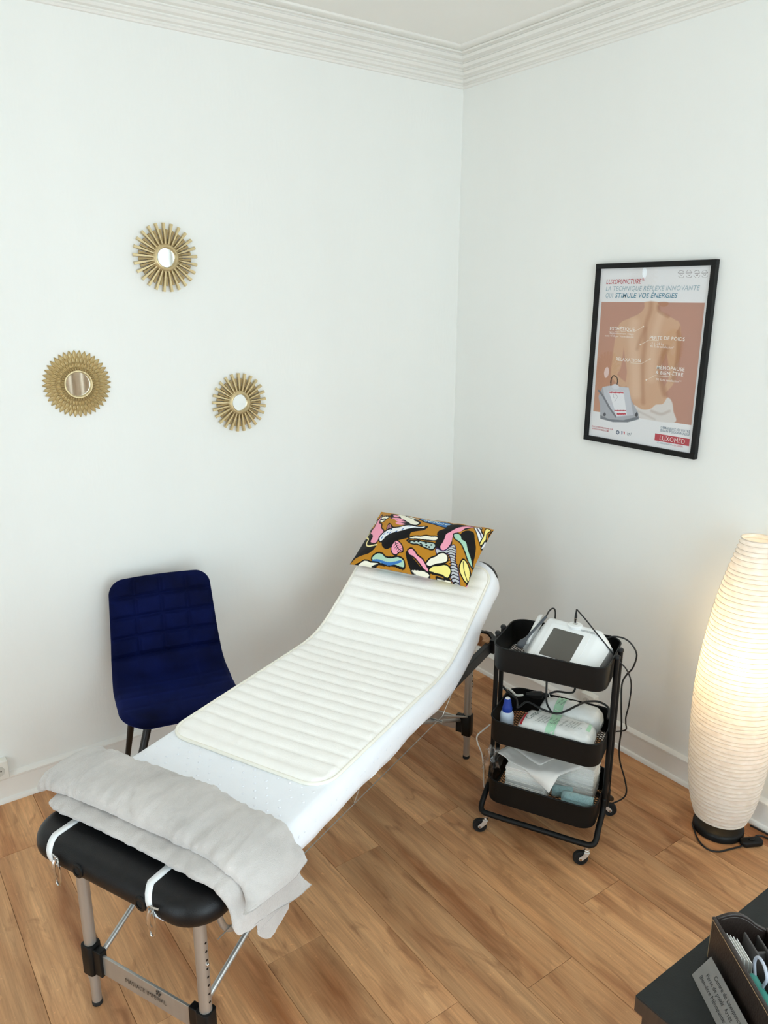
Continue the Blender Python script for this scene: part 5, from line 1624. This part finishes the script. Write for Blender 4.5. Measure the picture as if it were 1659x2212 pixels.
# ------------------------------------------------------------------ wall sockets
def socket(label, p, axis, holes=True):
    s_ = thing('wall_socket', label, 'wall socket', p, 0, 'white wall sockets')
    X_ = frame_m((0, 0, 0), (1, 0, 0), (0, 0, 1)) if axis == 'y' else frame_m((0, 0, 0), (0, -1, 0), (0, 0, 1))
    B().slab(0, 0, .038, .040, .006, 0, .036, .004, M=X_).obj('socket_box', M_OUTLET, s_)
    B().lathe([(.024, .0355), (.0225, .0375), (.021, .037), (.0205, .0362), (0, .0362)], (0, 0, 0), 32, X_).obj('socket_face', mat('socket_face', (206, 204, 196), .4, var=.01), s_, angle=.5)
    for dx in (-.0095, .0095):
        B().lathe([(.0027, .036), (.0027, .0366), (0, .0366)], X_ @ Vector((dx, 0, 0)), 12, X_).obj('pin_hole', M_BLACKP, s_)
    B().lathe([(.0024, .036), (.0024, .046), (.001, .048)], X_ @ Vector((0, .011, 0)), 10, X_).obj('earth_pin', M_CHROME, s_)
socket('white wall socket above the baseboard at the left edge of the room', (-2.337, -.0005, .152), 'y')
socket('white wall socket on the wall behind the trolley', (-.0005, -1.02, .155), 'x')

# ------------------------------------------------------------------ desk in the near right corner
DX0, DX1, DY0, DY1, DZ = -1.640, -1.02, -3.62, -2.421, .74
dk = thing('desk', 'dark desk with black top and brown side panel at the near right', 'desk', ((DX0 + DX1) / 2, (DY0 + DY1) / 2, 0), 0)
hx, hy = (DX1 - DX0) / 2, (DY1 - DY0) / 2
B().rng(-hx, hx, -hy, hy, DZ - .004, DZ).obj('desktop', M_DESK, dk, smooth=False, bevel=.001)
B().rng(-hx, hx, -hy, hy, DZ - .034, DZ - .0042).obj('desktop_core', M_DESKSIDE, dk, smooth=False, bevel=.001)
B().rng(-hx + .012, -hx + .030, -hy + .01, hy - .01, .30, DZ - .035).obj('front_panel', M_DESKSIDE, dk, smooth=False, bevel=.001)
for sx in (-1, 1):
    for sy in (-1, 1):
        B().rng(sx * (hx - .06) - .02, sx * (hx - .06) + .02, sy * (hy - .05) - .02, sy * (hy - .05) + .02, 0, DZ - .035).obj('leg', M_DESKSIDE, dk, smooth=False, bevel=.002)
# organizer and nameplate: local x runs along the plate, y to the back
OD = Vector((-.552, -.834, 0)).normalized()
ORZ = math.atan2(OD.y, OD.x)
OB = Vector((-1.520, -2.455, DZ))
# in this frame +x = along text, +y = to the back (n')
org = thing('desk_organizer', 'brown stitched leather desk organizer holding papers', 'organizer', OB, ORZ)
OYS = -1 if False else 1
oL, oD, oH = .30, .112, .094
ox0, oy0 = -.040, .046
Q = lambda x, y, z: Vector((x, OYS * y, z))
def oslab(x0, x1, y0, y1, z0, z1, nm, m, bev=.002):
    return B().rng(x0, x1, OYS * y0, OYS * y1, z0, z1).obj(nm, m, org, smooth=False, bevel=bev)
oslab(ox0, ox0 + oL, oy0, oy0 + .007, .0, oH, 'front_panel', M_LEATHER)
oslab(ox0, ox0 + oL, oy0 + oD - .007, oy0 + oD, .0, oH - .030, 'back_panel', M_LEATHER)
oslab(ox0 + .007, ox0 + oL - .007, oy0 + .007, oy0 + oD - .007, .0, .006, 'bottom', M_LEATHER)
oslab(ox0 + .060, ox0 + .065, oy0 + .050, oy0 + oD - .007, .006, oH - .022, 'divider', M_LEATHERIN)
oslab(ox0 + .03, ox0 + oL - .007, oy0 + .046, oy0 + .050, .006, oH - .008, 'divider', M_LEATHERIN)
oslab(ox0 + .03, ox0 + oL - .007, oy0 + .072, oy0 + .076, .006, oH - .016, 'divider', M_LEATHERIN)
for xx, nm in ((ox0, 'side_panel'), (ox0 + oL - .007, 'side_panel')):
    prof = [(oy0 + .007, 0)] + [(oy0 + .007 + (oD - .014) * q, oH + .012 * math.sin(PI * min(1, q * 1.25)) - .030 * q ** 2.2) for q in np.linspace(0, 1, 14)] + [(oy0 + oD - .007, 0)]
    n = len(prof)
    vs = [Q(xx, p[0], p[1]) for p in prof] + [Q(xx + .007, p[0], p[1]) for p in prof]
    fs = [tuple(range(n)), tuple(range(2 * n - 1, n - 1, -1))] + [((k + 1) % n, k, n + k, n + (k + 1) % n) for k in range(n)]
    sp_ = B().add(vs, fs).obj(nm, M_LEATHER, org, smooth=True, angle=.5, bevel=.0015)
    B().tube([Q(xx + .0075, p[0], p[1] - .006) for p in prof[2:-2]], .0007, 5).obj('stitching', M_LEATHERIN, sp_)
# tan stitching along the front panel
B().tube([Q(ox0 + .004, oy0 - .0003, .004), Q(ox0 + .004, oy0 - .0003, oH - .004), Q(ox0 + oL - .004, oy0 - .0003, oH - .004)], .0006, 5).obj('stitching', M_THREAD, org)
# contents
for k in range(4):
    pp = B().box((0, 0, 0), (.056, .0009, .075), Matrix.Rotation(.03 * k, 3, 'X'))
    po2 = pp.obj('paper_slip', M_PAPER, smooth=False)
    po2.location = OB + Matrix.Rotation(ORZ, 3, 'Z') @ Q(ox0 + .058 + .004 * k, oy0 + .015 + .0055 * k, .046)
    po2.rotation_euler = (0, 0, ORZ)
    tag(po2, ['white paper slip nearest the front panel of the organizer', 'second white paper slip in the organizer', 'third white paper slip in the organizer', 'rearmost white paper slip in the organizer'][k], 'paper', 'paper slips in the organizer')
M_GREEN = mat('teal_plastic', (58, 140, 128), .35, var=.06, vscale=20)
gd = thing('teal_case', 'teal rounded case standing in the leather organizer', 'case', OB + Matrix.Rotation(ORZ, 3, 'Z') @ Q(ox0 + .160, oy0 + .024, .008), ORZ)
B().slab(0, 0, .055, .008, .007, 0, .066, .006).obj('case_body', M_GREEN, gd)
lop = B().tube(cr_spline([Q(-.045, .004, .055), Q(-.056, .004, .085), Q(-.048, .004, .104), Q(-.030, .004, .106), Q(-.016, .004, .092), Q(-.022, .004, .07), Q(-.026, .004, .055)], 8), .0028, 8)
lop.obj('clear_loop', mat('clear_white_plastic', (226, 232, 244), .12, trans=.5), gd, angle=3)
# nameplate
npz = thing('nameplate', 'tilted grey metal nameplate with three lines of black lettering on the desk', 'nameplate', OB, ORZ)
tiltv = Vector((0, .031, .040)).normalized()
MN_ = frame_m((0, 0, .0008), (1, 0, 0), tiltv)
plh = .052
plate = B().rng(0, .26, 0, plh, -.0015, 0)
plate.v = [tuple(MN_ @ Vector(v)) for v in plate.v]
plo = plate.obj('plate', M_PLATE, npz, smooth=False, bevel=.0004)
B().add([Q(.03, .034, 0), Q(.23, .034, 0), Q(.23, .036, .0), Q(.03, .036, 0), MN_ @ Vector((.03, plh * .8, -.0016)), MN_ @ Vector((.23, plh * .8, -.0016)), MN_ @ Vector((.23, plh * .8, -.0036)), MN_ @ Vector((.03, plh * .8, -.0036))], [(0, 3, 2, 1), (4, 5, 6, 7), (0, 1, 5, 4), (1, 2, 6, 5), (2, 3, 7, 6), (3, 0, 4, 7)]).obj('stand', M_PLATE, npz, smooth=False)
for s, a, b in (('Centre de Luxopuncture', .035, .0365), ('Perte de poids  Arrêt', .0212, .0245), ('Bien-être Ménopause', .0144, .0120)):
    text('lettering', s, .0108, M_INK, plo, MN_ @ Matrix.Translation((a, b, .0004)))

# ------------------------------------------------------------------ behind the camera, seen only in the small mirrors
cu = B().grid([[Vector((x, -RD + .06 + .022 * math.sin(x * 62), z)) for z in (.03, 1.4, 2.72)] for x in np.linspace(-1.10, -.62, 80)])
cuo = cu.obj('curtain', M_CURTAIN, angle=3)
sm = cuo.modifiers.new('thick', 'SOLIDIFY'); sm.thickness = .003
tag(cuo, 'taupe curtain hanging in folds, reflected in the petal mirror', 'curtain')
mo = thing('computer_monitor', 'black computer monitor on the desk, reflected in the petal mirror', 'monitor', (-1.28, -3.25, DZ), math.radians(8))
B().slab(0, 0, .11, .08, .02, 0, .010, .003).obj('stand_base', M_BLACKP, mo)
B().rng(-.02, .02, -.012, .012, .009, .16).obj('stand_neck', M_BLACKP, mo, smooth=False, bevel=.002)
B().rng(-.24, .24, -.015, .015, .12, .42).obj('display', M_BLACKP, mo, smooth=False, bevel=.004)

flush_texts()
